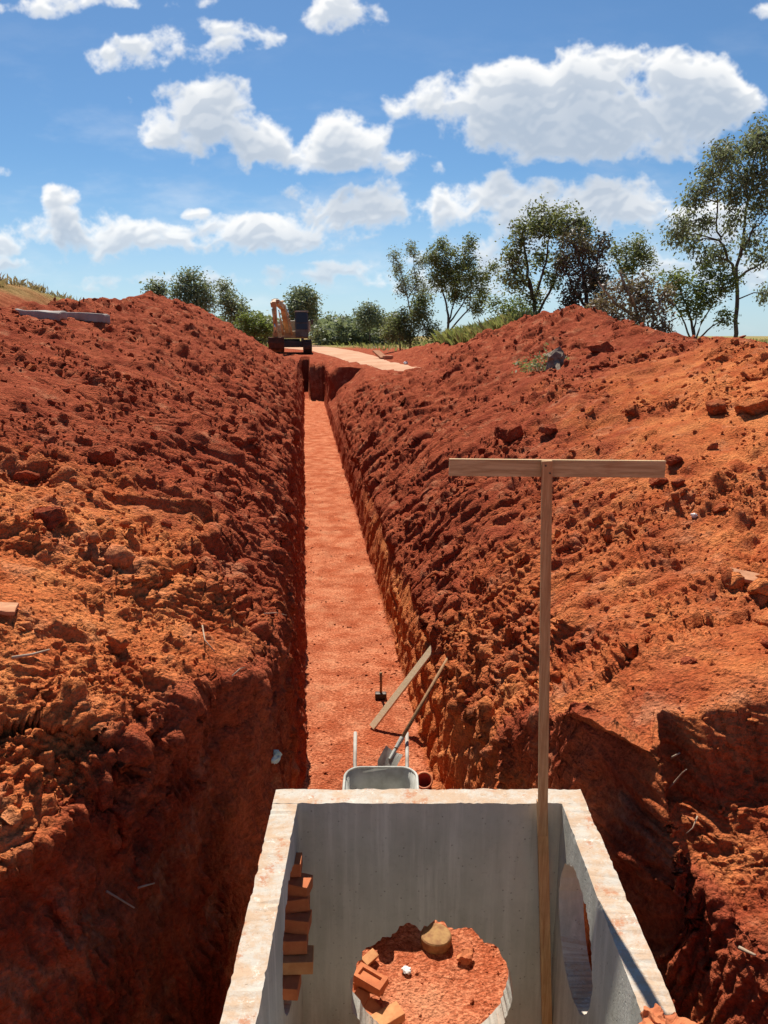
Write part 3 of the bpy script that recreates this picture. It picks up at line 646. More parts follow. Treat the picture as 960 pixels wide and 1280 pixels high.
# loose clods lying on the banks: countless, one mass
def ico(sub):
    b = bmesh.new(); bmesh.ops.create_icosphere(b, subdivisions=sub, radius=1.0); b.verts.ensure_lookup_table()
    v_ = np.array([v.co[:] for v in b.verts]); f_ = np.array([[v.index for v in f.verts] for f in b.faces]); b.free(); return v_, f_
def scatter_clods():
    w = (rough_m+0.16*floor_m+0.6*floor_m*sstep(np.abs(T2-0.5), 0.38, 0.56))*(0.12+rub)*(S2 > 1.6)*(S2 < 45)*(PID > 5.7)*(PID < 19.5)*(Nn[..., 2] > 0.25)
    area = spac*np.gradient(A2, axis=1); w = w*area/np.maximum(S2, 2.0)**1.8
    p = (w/w.sum()).ravel(); n = 62000
    pick = rng.choice(p.size, n, p=p)
    base = V[pick]; dist = S2.ravel()[pick]
    size = 0.0062*(1-rng.random(n))**(-0.44); size = np.clip(size*np.clip(dist/4.5, 0.65, 2.2), 0.005, 0.08)
    size = np.where(floor_m.ravel()[pick] > 0.5, np.minimum(size, 0.02), size)
    Vs = []; Fs = []; Cs = []; off = 0
    for sub, sel in ((1, size <= 0.022), (2, size > 0.022)):
        iv, if_ = ico(sub); ii = np.where(sel)[0]; m = len(ii); nv = len(iv)
        if m == 0: continue
        v_ = np.repeat(iv[None], m, 0)
        for _ in range(3 if sub == 1 else 9):                 # chop into faceted lumps
            q = rng.normal(size=(m, 1, 3)); q /= np.linalg.norm(q, axis=-1, keepdims=True)
            dd = (v_*q).sum(-1, keepdims=True); v_ = v_-np.maximum(dd-rng.uniform(0.35, 0.7, (m, 1, 1)), 0)*q
        v_ = v_*(1+rng.uniform(-0.09, 0.09, (m, nv, 1)))
        sc = rng.uniform(0.6, 1.45, (m, 1, 3)); v_ = v_*sc
        a = rng.uniform(0, 2*np.pi, m); ca_, sa_ = np.cos(a)[:, None], np.sin(a)[:, None]
        b_ = rng.normal(0, 0.5, m); cb_, sb_ = np.cos(b_)[:, None], np.sin(b_)[:, None]
        x, y, z = v_[..., 0], v_[..., 1], v_[..., 2]
        x, z = x*cb_-z*sb_, x*sb_+z*cb_
        v_ = np.stack([x*ca_-y*sa_, x*sa_+y*ca_, z], -1)
        v_ = v_*size[ii][:, None, None]+base[ii][:, None, :]+np.array([0, 0, 0.12])*size[ii][:, None, None]
        Vs.append(v_.reshape(-1, 3)); Fs.append((if_[None]+(np.arange(m)*nv)[:, None, None]).reshape(-1, 3)+off); off += m*nv
        cc = cd.reshape(-1, 4)[pick[ii]].copy(); cc[:, 0] = np.clip(cc[:, 0]+rng.normal(0, 0.18, m), 0, 1); cc[:, 2] = 0
        Cs.append(np.repeat(cc, nv, 0))
    o = np_mesh('soil_clods', np.concatenate(Vs), np.concatenate(Fs), M['soil'])
    o.data.color_attributes.new('soil', 'FLOAT_COLOR', 'POINT').data.foreach_set('color', np.concatenate(Cs).astype(np.float32).ravel())
    tag(o, 'loose red clods and crumbs littering both banks of the trench', 'clods', kind='stuff')
scatter_clods()

# ------------------------------------------------------------------ dirt road beyond the trench
def dirt_road():
    path = [(5.2, 33.5, 0.5), (4.9, 36, 0.6), (4.5, 40, 0.8), (4.0, 48, 1.1), (3.4, 56, 1.5), (2.2, 66, 2.0), (0.5, 80, 2.8), (-3, 100, 3.4), (-9, 130, 4.2), (-18, 170, 5)]   # t, s, half width
    k = np.linspace(0, len(path)-1, 160); p = np.array(path)
    t_ = np.interp(k, range(len(path)), p[:, 0]); s_ = np.interp(k, range(len(path)), p[:, 1]); hw = np.interp(k, range(len(path)), p[:, 2])
    for _ in range(12):
        for A in (t_, s_): A[1:-1] = 0.25*A[:-2]+0.5*A[1:-1]+0.25*A[2:]
    V_ = []; n = 13
    jl = fbm(k*0.9, k*0+1, 3, 401)*0.4; jr = fbm(k*0.9, k*0+5, 3, 402)*0.4
    for i in range(160):
        for j in range(n):
            u = -1+2*j/(n-1); tt = t_[i]+u*(hw[i]+(jl[i] if u < 0 else jr[i])); x, y = st2xy(s_[i], tt)
            V_.append((x, y, gz(x, y)+0.05*(1-abs(u)**3)+0.01))
    q = np.arange(160*n).reshape(160, n)
    F_ = np.stack([q[:-1, :-1], q[:-1, 1:], q[1:, 1:], q[1:, :-1]], -1).reshape(-1, 4)
    tag(np_mesh('dirt_road', V_, F_, M['road'], smooth=True), 'pale packed dirt road curving away past the far end of the trench', kind='structure')
dirt_road()

# ------------------------------------------------------------------ concrete chamber with pipe openings
BX0, BX1, BY1, BT, BH = -0.538, 0.978, 3.42, 0.12, 1.80
BY0 = 1.62
def plate(mb, W0, W1, H0, H1, holes, thick, place, seed, top_jit=0.006, step=0.02):
    """wall in (u, z), thickness along w; holes = (u, z, r). place maps (u, w, z) to world"""
    rg = random.Random(seed)
    def jit(u, z, w): return (rg.uniform(-1, 1), rg.uniform(-1, 1))
    bm = mb.bm
    hu, hz, hr = holes
    per = []
    nu = int((W1-W0)/step); nz = int((H1-H0)/0.05)
    per += [(W0+(W1-W0)*i/nu, H1, 1) for i in range(nu)]
    per += [(W1, H1-(H1-H0)*i/nz, 0) for i in range(nz)]
    per += [(W1-(W1-W0)*i/nu, H0, 0) for i in range(nu)]
    per += [(W0, H0+(H1-H0)*i/nz, 0) for i in range(nz)]
    n = len(per); ring = []
    for (u, z, _) in per:
        a = math.atan2(z-hz, u-hu); ring.append(a)
    from mathutils import noise
    F_, B_, HF, HB, IF, IB = [], [], [], [], [], []
    for k, (u, z, top) in enumerate(per):
        a = ring[k]
        for w, P_, H_, I_ in ((0, F_, HF, IF), (thick, B_, HB, IB)):
            I_.append(bm.verts.new(place(min(max(u, W0+0.008), W1-0.008), w, min(max(z, H0+0.008), H1-0.035))))
            dz = top*(noise.noise(Vector((u*7, w*30+seed, 1)))*top_jit*0.9+noise.noise(Vector((u*45, w*30, seed)))*top_jit*0.7)
            dw = top*(1 if w == 0 else -1)*max(0, noise.noise(Vector((u*9, seed, w*20)))*0.012+noise.noise(Vector((u*50, seed, w*20)))*0.008-0.001)
            P_.append(bm.verts.new(place(u, w+dw, z+dz)))
            rag_ = (0.03+0.09*max(0, math.cos(a-2.0)))*(noise.noise(Vector((a*5, seed, 2.0)))+0.5*noise.noise(Vector((a*17, seed, 4.0))))
            rr = hr*(1+rag_+0.022*noise.noise(Vector((math.cos(a)*3, math.sin(a)*3, seed+w*3)))+0.012*noise.noise(Vector((math.cos(a)*12, math.sin(a)*12, seed+w*8))))
            H_.append(bm.verts.new(place(hu+rr*math.cos(a), w, hz+rr*math.sin(a))))
    for k in range(n):
        m_ = (k+1) % n
        bm.faces.new((IF[k], IF[m_], HF[m_], HF[k])); bm.faces.new((IB[m_], IB[k], HB[k], HB[m_]))
        bm.faces.new((F_[k], F_[m_], IF[m_], IF[k])); bm.faces.new((B_[m_], B_[k], IB[k], IB[m_]))
        bm.faces.new((F_[m_], F_[k], B_[k], B_[m_])); bm.faces.new((HF[k], HF[m_], HB[m_], HB[k]))
ch = empty('concrete_chamber', ((BX0+BX1)/2, 2.5, 0))
tag(ch, 'open topped grey concrete chamber with round pipe openings at the near trench end', 'concrete chamber')
base = Vector(ch.location)
def loc(f): return lambda u, w, z: Vector(f(u, w, z))-base
mb = MB(); plate(mb, BX0, BX1, 0, BH, (0.245, 0.705, 0.418), BT, loc(lambda u, w, z: (u, BY1-BT+w, z)), 3); mb.build('wall', M['concrete'], ch)
for sgn, x_in, seed in ((-1, BX0+BT, 5), (1, BX1-BT, 9)):
    mb = MB(); plate(mb, BY0+BT+0.002, BY1-BT-0.002, 0, BH, (2.95, 1.36, 0.30), BT, loc(lambda u, w, z, x_in=x_in, sgn=sgn: (x_in+sgn*w, u, z)), seed); mb.build('wall', M['concrete'], ch)
mb = MB(); plate(mb, BX0, BX1, 0, BH, (0.22, 0.62, 0.3), BT, loc(lambda u, w, z: (u, BY0+BT-w, z)), 13); mb.build('wall', M['concrete'], ch)
mb = MB(); mb.box(Vector(((BX0+BX1)/2, (BY0+BY1)/2, 0.05))-base, (BX1-BX0-2*BT-0.004, BY1-BY0-2*BT-0.004, 0.1)); mb.build('floor', M['concrete'], ch)

# ------------------------------------------------------------------ sight rod standing in the chamber
rod = empty('sight_rod', (0.86, 3.235, 0.10))
tag(rod, 'tall T shaped wooden sight rod standing inside the concrete chamber', 'sight rod')
b0 = Vector(rod.location)
pb, pm, ptop = Vector((0.862, 3.232, 0.10)), Vector((0.752, 3.215, 1.72)), Vector((0.684, 3.19, 3.490))
mb = MB(); mb.bar(pm-b0+Vector((0.0, -0.004, -0.03)), ptop-b0, 0.044, 0.022, 0.002, up=Vector((0, 1, 0))); mb.build('post', M['wood'], rod)
mb = MB(); mb.bar(pb-b0, pm-b0+Vector((-0.004, 0.024, 0.14)), 0.050, 0.022, 0.002, up=Vector((0, 1, 0))); mb.build('post_foot', M['wood'], rod)
mb = MB(); mb.bar(Vector((0.276, 3.215, 3.458))-b0, Vector((1.190, 3.215, 3.450))-b0, 0.022, 0.073, 0.002)
mb.build('crossbar', M['wood_bar'], rod)
for dx, dz in ((-0.010, 0.014), (0.010, -0.018)):
    mb = MB(); mb.tube([(ptop.x+dx+0.003, 3.176, 3.456+dz), (ptop.x+dx+0.003, 3.186, 3.456+dz)], 0.004, 8)
    for v_ in mb.bm.verts: v_.co -= b0
    mb.build('nail', M['dark_steel'], rod)

# ------------------------------------------------------------------ bricks
def brick(loc_, rot, label, size=(0.19, 0.09, 0.055), frog=False, mat='brick', group=None):
    mb = MB(); L, W, H = size
    if frog:
        fx, fy, fd = L/2-0.03, W/2-0.022, 0.016
        bm = mb.bm; o_ = [(-L/2, -W/2), (L/2, -W/2), (L/2, W/2), (-L/2, W/2)]; i_ = [(-fx, -fy), (fx, -fy), (fx, fy), (-fx, fy)]
        lo = [bm.verts.new((x, y, -H/2)) for x, y in o_]; hi = [bm.verts.new((x, y, H/2)) for x, y in o_]
        ii = [bm.verts.new((x, y, H/2)) for x, y in i_]; dd = [bm.verts.new((x*0.93, y*0.9, H/2-fd)) for x, y in i_]
        bm.faces.new(lo[::-1]); bm.faces.new(dd)
        for k in range(4):
            m_ = (k+1) % 4
            bm.faces.new((lo[k], lo[m_], hi[m_], hi[k])); bm.faces.new((hi[k], hi[m_], ii[m_], ii[k])); bm.faces.new((ii[k], ii[m_], dd[m_], dd[k]))
    else:
        mb.box((0, 0, 0), size, None, 0.004)
    mb.rough(0.0025, 22, loc_[0]*10)
    o = mb.build('brick', M[mat], None, loc=loc_, rot=[R(a) for a in rot])
    return tag(o, label, 'brick', group)
GB = 'bricks lying behind the chamber wall'
brick((-0.085, 3.93, 0.175), (6, 4, -32), 'brick with a sunken rectangular panel, on top of the pile seen through the round opening', frog=True, size=(0.20, 0.10, 0.06), group=GB)
brick((-0.085, 3.97, 0.105), (4, -3, -18), 'brick lying directly under the one with the sunken panel', group=GB)
brick((0.015, 3.76, 0.06), (3, -5, 30), 'plain orange brick lying lowest and nearest in the pile seen through the round opening', size=(0.20, 0.10, 0.06), group=GB, mat='brick_pale')
brick((-0.165, 3.84, 0.06), (8, -14, 64), 'dark brick tipped at the left edge of the pile seen through the round opening', group=GB)
brick((-0.10, 4.22, 0.05), (24, 8, 55), 'pale yellowish broken brick lying behind the pile', size=(0.13, 0.06, 0.05), mat='brick_pale', group=GB)
brick((-0.05, 3.80, 0.045), (0, 3, -50), 'brick half hidden between the panelled brick and the lowest plain brick', group=GB)
GL = 'bricks stacked in the side opening'
for (x, y, z, rz, ry, lab, mt, sz) in (
    (-0.475, 3.150, 1.575, 3, 0, 'topmost dark brick jammed high in the left side opening of the chamber', 'brick', (0.20, 0.09, 0.067)),
    (-0.430, 3.120, 1.500, -6, 2, 'second brick from the top in the left side opening, its end sticking out', 'brick', (0.20, 0.09, 0.067)),
    (-0.436, 3.085, 1.435, 4, -3, 'third brick from the top of the stack in the left side opening, set further back', 'brick', (0.20, 0.09, 0.067)),
    (-0.428, 3.040, 1.368, -3, 2, 'fourth brick from the top in the left side opening, jutting into the chamber', 'brick', (0.20, 0.09, 0.067)),
    (-0.438, 2.990, 1.300, 2, 0, 'fifth brick from the top of the stack in the left side opening', 'brick', (0.20, 0.10, 0.067)),
    (-0.415, 2.950, 1.232, 5, 1, 'brick jutting farthest out of the left side opening, sunlit on top', 'brick_pale', (0.21, 0.11, 0.06)),
    (-0.465, 2.880, 1.166, -4, 0, 'lowest brick of the stack, below the sunlit jutting brick in the left side opening', 'brick', (0.20, 0.10, 0.06))):
    brick((x-0.012, y, z), (random.uniform(-5, 5), ry*1.6, rz*1.5+random.uniform(-4, 4)), lab, sz, mat=mt, group=GL)

# stump block, litter, clay behind the opening
mb = MB(); mb.lathe([(0.001, 0.0), (0.100, 0.0), (0.106, 0.03), (0.104, 0.062), (0.097, 0.070), (0.001, 0.074)], 22); mb.rough(0.008, 9, 2.0)
sp_ = at(545, 1196, 4.40)
o = mb.build('wooden_block', M['stump'], None, False, loc=(0.350, 4.41, 0.0)); tag(o, 'round yellowish wooden block standing on the trench floor behind the opening', 'wood block')
def litter(name, loc_, r, mat, label, cat, seed, flat=0.45):
    mb = MB(); bmesh.ops.create_icosphere(mb.bm, subdivisions=3, radius=r)
    for v_ in mb.bm.verts: v_.co.z *= flat
    mb.rough(r*0.55, 1.3/r, seed); mb.rough(r*0.25, 3.5/r, seed+4)
    return tag(mb.build(name, M[mat], None, False, loc=loc_), label, cat)
p = at(508, 1213, 4.12); litter('plastic_scrap', (p.x, 4.16, 0.02), 0.032, 'white_scrap', 'crumpled white plastic scrap on the trench floor seen through the opening', 'litter', 3)
p = at(580, 1198, 4.2); litter('clay_lump', (p.x+0.01, 4.26, 0.035), 0.05, 'brick', 'dark red clay lump beside the round wooden block', 'clay lump', 9, 0.8)
p = at(808, 1284, 2.05)
mb = MB(); bmesh.ops.create_icosphere(mb.bm, subdivisions=5, radius=0.085)
for v_ in mb.bm.verts:
    v_.co.x *= 1.15; v_.co.z *= 0.55; v_.co += v_.co.normalized()*0.007*math.sin(v_.co.x*130+v_.co.y*40)
mb.rough(0.03, 12, 5); mb.rough(0.012, 40, 7)
tag(mb.build('clay_lump', M['brick'], None, False, loc=(0.905, 2.005, BH+0.035)), 'ridged orange clay lump on the right wall top of the chamber', 'clay lump')

# ------------------------------------------------------------------ tools in the trench
wb = empty('wheelbarrow', (-0.025, 5.25, 0.02))
tag(wb, 'cement stained grey wheelbarrow with long handles behind the chamber', 'wheelbarrow')
def tray():
    mb = MB(); bm = mb.bm
    def ring(hx, y0, y1, z, r, n=8):
        out = []
        for cx, cy, a0 in ((hx-r, y1-r, 0), (-hx+r, y1-r, 90), (-hx+r*1.0, y0+r, 180), (hx-r, y0+r, 270)):
            for k in range(n+1):
                a = R(a0+90*k/n); out.append((cx+r*math.cos(a), cy+r*math.sin(a), z(cy+r*math.sin(a)) if callable(z) else z))
        return out
    rim = lambda y: 0.585+0.03*(y/0.45)
    R1 = ring(0.285, -0.50, 0.30, rim, 0.13); R0 = ring(0.20, -0.20, 0.22, 0.33, 0.09)
    R1i = [(x*0.97, y*0.97-0.002, z-0.004) for x, y, z in R1]; R0i = [(x*0.95, y*0.95, z+0.012) for x, y, z in R0]
    mids = lambda A, B, f: [tuple(a+(b-a)*f for a, b in zip(p_, q_)) for p_, q_ in zip(A, B)]
    loops = [R0, mids(R0, R1, 0.5), R1, R1i, mids(R1i, R0i, 0.5), R0i]
    vv = [[bm.verts.new(p_) for p_ in L] for L in loops]; n = len(R1)
    for a_, b_ in zip(vv[:-1], vv[1:]):
        for k in range(n): bm.faces.new((a_[k], a_[(k+1) % n], b_[(k+1) % n], b_[k]))
    bm.faces.new(vv[0][::-1]); bm.faces.new(vv[-1])
    mb2 = MB(); mb2.tube([Vector(p_) for p_ in R1]+[Vector(R1[0])], 0.011, 8, False)
    return mb, mb2
mt, mr = tray(); mt.build('tray', M['cement_steel'], wb, True); mr.build('tray_rim', M['cement_steel'], wb, True)
for sx in (-1, 1):
    mb = MB(); mb.tube([(sx*0.06, -0.62, 0.20), (sx*0.15, -0.25, 0.30), (sx*0.20, 0.15, 0.42), (sx*0.215, 0.45, 0.57), (sx*0.222, 0.78, 0.645)], 0.016, 10); mb.build('handle', M['steel'], wb, True)
    mb = MB(); mb.tube([(sx*0.19, 0.10, 0.40), (sx*0.21, 0.16, 0.06), (sx*0.21, 0.20, 0.015), (sx*0.20, 0.02, 0.015), (sx*0.17, -0.10, 0.34)], 0.013, 8); mb.build('leg', M['steel'], wb, True)
whl = MB(); Mx = Matrix.Translation((0, -0.66, 0.18)) @ Matrix.Rotation(math.pi/2, 4, 'Y')
whl.lathe([(0.12, -0.035), (0.165, -0.04), (0.182, -0.015), (0.182, 0.015), (0.165, 0.04), (0.12, 0.035), (0.12, -0.035)], 28, Mx); w_o = whl.build('wheel', M['rubber'], wb, True)
mb = MB(); mb.lathe([(0.015, -0.06), (0.015, -0.02), (0.118, -0.028), (0.118, 0.028), (0.015, 0.02), (0.015, 0.06)], 24, Mx); mb.build('rim', M['steel'], w_o, True)

# shovel leaning from the barrow to the right wall
sv = empty('shovel', (0.07, 5.75, 0.60)); tag(sv, 'long handled shovel with grey blade leaning over the wheelbarrow against the trench wall', 'shovel')
sb = Vector(sv.location); s_lo, s_hi = Vector((0.095, 5.80, 0.64)), at(564, 815, 6.62)
ax = (s_hi-s_lo).normalized()
mb = MB(); mb.tube([s_lo-sb, (s_lo+s_hi)/2-sb+Vector((0.004, 0, 0.006)), s_hi-sb], [0.017, 0.0165, 0.014], 10); mb.build('handle', M['handle'], sv, True)
mb = MB(); bm = mb.bm; side = ax.cross(Vector((0, -0.7, 0.72))).normalized(); nrm = side.cross(ax).normalized()
g_ = []
for i in range(9):
    f = i/8; wd = 0.080*(1-0.9*max(0, f-0.72)**1.2*2.2); rowv = []
    for j in range(7):
        u = -1+j/3; rowv.append(bm.verts.new(-ax*(0.02+0.20*f)+side*u*wd+nrm*(0.028*u*u-0.03*f*f)))
    g_.append(rowv)
for i in range(8):
    for j in range(6): bm.faces.new((g_[i][j], g_[i][j+1], g_[i+1][j+1], g_[i+1][j]))
bmesh.ops.solidify(bm, geom=bm.faces[:], thickness=0.004)
mb.tube([-ax*0.10, ax*0.12], [0.013, 0.021], 10)
for v_ in bm.verts: v_.co += s_lo-sb
mb.build('blade', M['cement_steel'], sv)

# plank leaning on the right wall
mb = MB(); pa, pb2 = Vector((-0.125, 7.32, 0.012)), Vector((0.515, 7.50, 0.83)); mb.bar(pa-pa, pb2-pa, 0.080, 0.024, 0.002, up=Vector((-0.35, -0.45, 0.82)))
tag(mb.build('plank', M['wood_pale'], None, loc=pa), 'pale timber plank leaning from the trench floor onto the right wall', 'plank')

# sledge hammer standing on its head
p = at(476, 873, 8.0); hm = empty('sledgehammer', (p.x, p.y, 0)); tag(hm, 'short sledgehammer standing on its dark head in the middle of the trench floor', 'hammer')
mb = MB(); mb.box((0, 0, 0.04), (0.13, 0.07, 0.07), None, 0.012); mb.build('head', M['dark_steel'], hm)
mb = MB(); mb.tube([(0, 0, 0.06), (0.003, 0.004, 0.18), (0.0, 0.006, 0.315)], [0.015, 0.014, 0.017], 10); mb.build('handle', M['handle'], hm, True)

# red bucket lying beside the barrow
p = at(530, 978, 5.6); bk = empty('bucket', (p.x+0.005, 5.66, p.z-0.02)); tag(bk, 'small red bucket with orange rim lying beside the wheelbarrow', 'bucket')
bk.rotation_euler = (R(38), 0, R(-8))
mb = MB(); mb.lathe([(0.001, -0.15), (0.045, -0.15), (0.062, 0.0), (0.058, 0.0), (0.042, -0.145), (0.001, -0.145)], 24); mb.build('body', M['red_plastic'], bk, True)
mb = MB(); mb.lathe([(0.058, -0.006), (0.072, -0.006), (0.074, 0.006), (0.059, 0.008), (0.058, -0.006)], 24); mb.build('rim', M['orange_plastic'], bk, True)
# an earth heap at the wall foot that carries the bucket
mb = MB(); bmesh.ops.create_icosphere(mb.bm, subdivisions=4, radius=1.0)
for v_ in mb.bm.verts: v_.co = Vector((v_.co.x*0.20, v_.co.y*0.24, v_.co.z*(p.z-0.10)))
mb.rough(0.05, 7, 3); mb.rough(0.02, 22, 6)
ho = mb.build('earth_heap', M['soil'], None, True, loc=(p.x+0.09, 5.72, 0.0)); tag(ho, 'small heap of earth at the foot of the right wall under the red bucket', 'earth heap')
cc = ho.data.color_attributes.new('soil', 'FLOAT_COLOR', 'POINT'); cc.data.foreach_set('color', np.tile(np.array([0.7, 0.3, 0, 1], np.float32), len(ho.data.vertices)))

# ------------------------------------------------------------------ things lying on the banks
def soil_attr(o, a=0.3):
    c_ = o.data.color_attributes.new('soil', 'FLOAT_COLOR', 'POINT'); c_.data.foreach_set('color', np.tile(np.array([a, 0, 0, 1], np.float32), len(o.data.vertices)))
def boulder(px_, py_, wpx, label, seed, orange=0.2, flat=0.65):
    p = hit(px_, py_); r = wpx/960*math.sqrt(p.y**2+p.x**2+(CZ-p.z)**2)/2
    mb = MB(); bmesh.ops.create_icosphere(mb.bm, subdivisions=4, radius=r)
    rg = np.random.default_rng(seed)
    for _ in range(11):
        q = Vector(rg.normal(size=3)).normalized(); c0 = rg.uniform(0.45, 0.8)*r
        for v_ in mb.bm.verts:
            d_ = v_.co.dot(q)
            if d_ > c0: v_.co -= q*(d_-c0)
    for v_ in mb.bm.verts: v_.co.z *= flat
    mb.rough(r*0.10, 2.5/r, seed); mb.rough(r*0.05, 8/r, seed)
    o = mb.build('earth_clod', M['soil'], None, False, loc=(p.x, p.y, p.z+r*flat*0.30), rot=(0, 0, rg.uniform(0, 6)))
    soil_attr(o, orange); tag(o, label, 'clod', 'big clods on the banks')
boulder(62, 652, 46, 'big dark red clod on the left bank just above the pale flat slab', 1, 0.0)
boulder(30, 600, 34, 'rounded red clod near the left edge, up the bank from the biggest one', 2, 0.1)
boulder(640, 545, 46, 'widest dark clod on the right bank, right above the crossbar of the sight rod', 3, 0.0)
boulder(688, 540, 30, 'dark red clod on the right bank, beside the widest one above the crossbar', 4, 0.1)
boulder(895, 516, 36, 'orange brown boulder like clod on the upper right bank', 5, 0.5)
boulder(945, 512, 46, 'large orange clod at the right edge, upper right bank', 6, 0.6)
boulder(842, 578, 24, 'red clod at the right tip of the crossbar, lying on the bank behind', 7, 0.3)
boulder(822, 606, 26, 'reddish clod lying below the right tip of the crossbar', 8, 0.3)
boulder(748, 440, 34, 'dark clod below the top of the right heap', 9, 0.0)
boulder(150, 805, 40, 'angular orange clod on the left bank above the pit edge', 10, 0.9)
boulder(860, 828, 24, 'dark lone clod above the right pit edge', 11, 0.2)
boulder(130, 575, 44, 'dark red clod high on the left bank, in the middle of the slope', 12, 0.0)
# flat slabs
def flat_piece(name, px_, py_, size, rot, mat, label, cat, seed, group=None, lift=0.006):
    p = hit(px_, py_); mb = MB(); mb.box((0, 0, 0), size, None, min(size)*0.2); 
    bmesh.ops.subdivide_edges(mb.bm, edges=mb.bm.edges[:], cuts=3, use_grid_fill=True); mb.rough(min(size)*0.35, 3/max(size), seed)
    o = mb.build(name, M[mat], None, loc=(p.x, p.y, p.z+lift), rot=[R(a) for a in rot]); return tag(o, label, cat, group)
flat_piece('stone_slab', 945, 724, (0.34, 0.14, 0.025), (10, 10, -8), 'stone', 'flat pale orange stone sticking out at the right edge of the bank', 'flat stone', 2)
flat_piece('stone_slab', 2, 762, (0.13, 0.10, 0.02), (6, 8, 15), 'stone', 'flat pale stone slab at the left edge of the left bank', 'flat stone', 5)
flat_piece('concrete_slab', 52, 398, (0.85, 0.35, 0.17), (2, 3, -3), 'slab', 'grey concrete slab on top of the left bank, the left one of two end to end', 'concrete slab', 7, 'grey slabs on the left bank', 0.05)
flat_piece('concrete_slab', 103, 399, (1.0, 0.35, 0.17), (-2, 3, -4), 'slab', 'grey concrete slab on top of the left bank, the right one of two end to end', 'concrete slab', 8, 'grey slabs on the left bank', 0.03)
# tilted slab and scrap by the road
p = hit(480, 449, 20, 60); 
mb = MB(); mb.bar((0, 0, 0), (-0.55, 0.5, 0.45), 0.7, 0.10, 0.02); mb.box((0.25, -0.1, 0.05), (0.6, 0.5, 0.22), Matrix.Rotation(0.3, 3, 'Z'), 0.03); mb.rough(0.04, 3, 2)
tag(mb.build('broken_slab', M['stone'], None, loc=(p.x, p.y, p.z+0.08)), 'broken reddish slab tilted up at the edge of the dirt road', 'broken slab')
p = hit(507, 455, 15, 60); litter('plastic_scrap', (p.x, p.y, p.z+0.06), 0.13, 'white_scrap', 'white plastic scrap on the ground beside the dirt road', 'litter', 13)
p = hit(752, 648); litter('pebble', (p.x, p.y, p.z+0.02), 0.03, 'white_scrap', 'small white pebble on the right bank right of the sight rod post', 'pebble', 15, 0.7) if False else None
p = hit(868, 647); litter('pebble', (p.x, p.y, p.z+0.02), 0.026, 'white_scrap', 'small whitish pebble on the right bank, under the right end of the crossbar', 'pebble', 15, 0.7)
p = hit(341, 950); litter('plastic_scrap', (p.x, p.y, p.z+0.02), 0.05, 'green_scrap', 'pale green plastic scrap hanging on the left pit corner beside the chamber', 'litter', 17, 0.6)
# grey stump on the right heap with a weed beside it
p = hit(694, 458)
gs = empty('tree_stump', p); tag(gs, 'weathered grey tree stump half buried in the right heap', 'tree stump')
mb = MB(); mb.tube([(0, 0, -0.15), (0.01, 0, 0.06), (0.03, 0, 0.16), (0.06, 0, 0.27), (0.09, 0, 0.36)], [0.25, 0.2, 0.16, 0.12, 0.05], 12); mb.rough(0.12, 5, 3); mb.rough(0.04, 16, 3); mb.build('trunk', M['grey_wood'], gs)
for a_ in (-0.3, 0.5, 1.6):
    mb = MB(); mb.tube([(0, 0, 0.1), (0.25*math.cos(a_), -0.2, 0.04), (0.42*math.cos(a_), -0.33-0.1*a_, -0.1)], [0.09, 0.06, 0.03], 7); mb.rough(0.03, 8, 1); mb.build('root', M['grey_wood'], gs)

# dry roots and twigs sticking out of the pit faces
def twig(pts, r, label, lift=0.02):
    q = []
    h0 = hit(*pts[0], 1.9); 
    for k, (x, y) in enumerate(pts):
        h_ = hit(x, y, 1.2)
        if abs(h_.y-h0.y) > 0.6: h_ = at(x, y, h0.y)
        d_ = (Vector((0, 0, CZ))-h_).normalized(); q.append(h_+d_*lift*(1+k))
    c0 = q[0].copy(); mb = MB(); mb.tube([p_-c0 for p_ in q], [r*(1-0.6*k/len(q)) for k in range(len(q))], 6)
    tag(mb.build('dry_root', M['twig'], None, True, loc=c0), label, 'root', 'dry roots in the pit faces')
twig([(133, 1114), (150, 1124), (168, 1135)], 0.005, 'thin pale root on the dark left pit face, lower one of a pair')
twig([(172, 1110), (182, 1107), (193, 1104)], 0.005, 'thin pale root on the dark left pit face, upper one of a pair')
twig([(836, 985), (843, 978), (853, 966), (858, 962)], 0.005, 'forked pale root at the top of the right pit face', 0.03)
twig([(838, 948), (850, 941)], 0.006, 'short pale root high on the right pit face')
twig([(872, 1020), (866, 1035), (858, 1042)], 0.004, 'thin hooked root low on the right pit face')
twig([(925, 1185), (935, 1190), (944, 1194)], 0.009, 'stubby root sticking out at the right edge of the pit')
twig([(253, 782), (256, 800), (268, 814)], 0.005, 'long thin root hanging down the left bank')
twig([(290, 845), (300, 836), (306, 834)], 0.004, 'small dry root on the left bank near the trench lip')
twig([(330, 767), (345, 766), (358, 769)], 0.004, 'horizontal dry root at the upper left trench lip')
twig([(15, 822), (40, 818), (62, 812)], 0.007, 'flat lying twig on the orange ledge of the left bank')

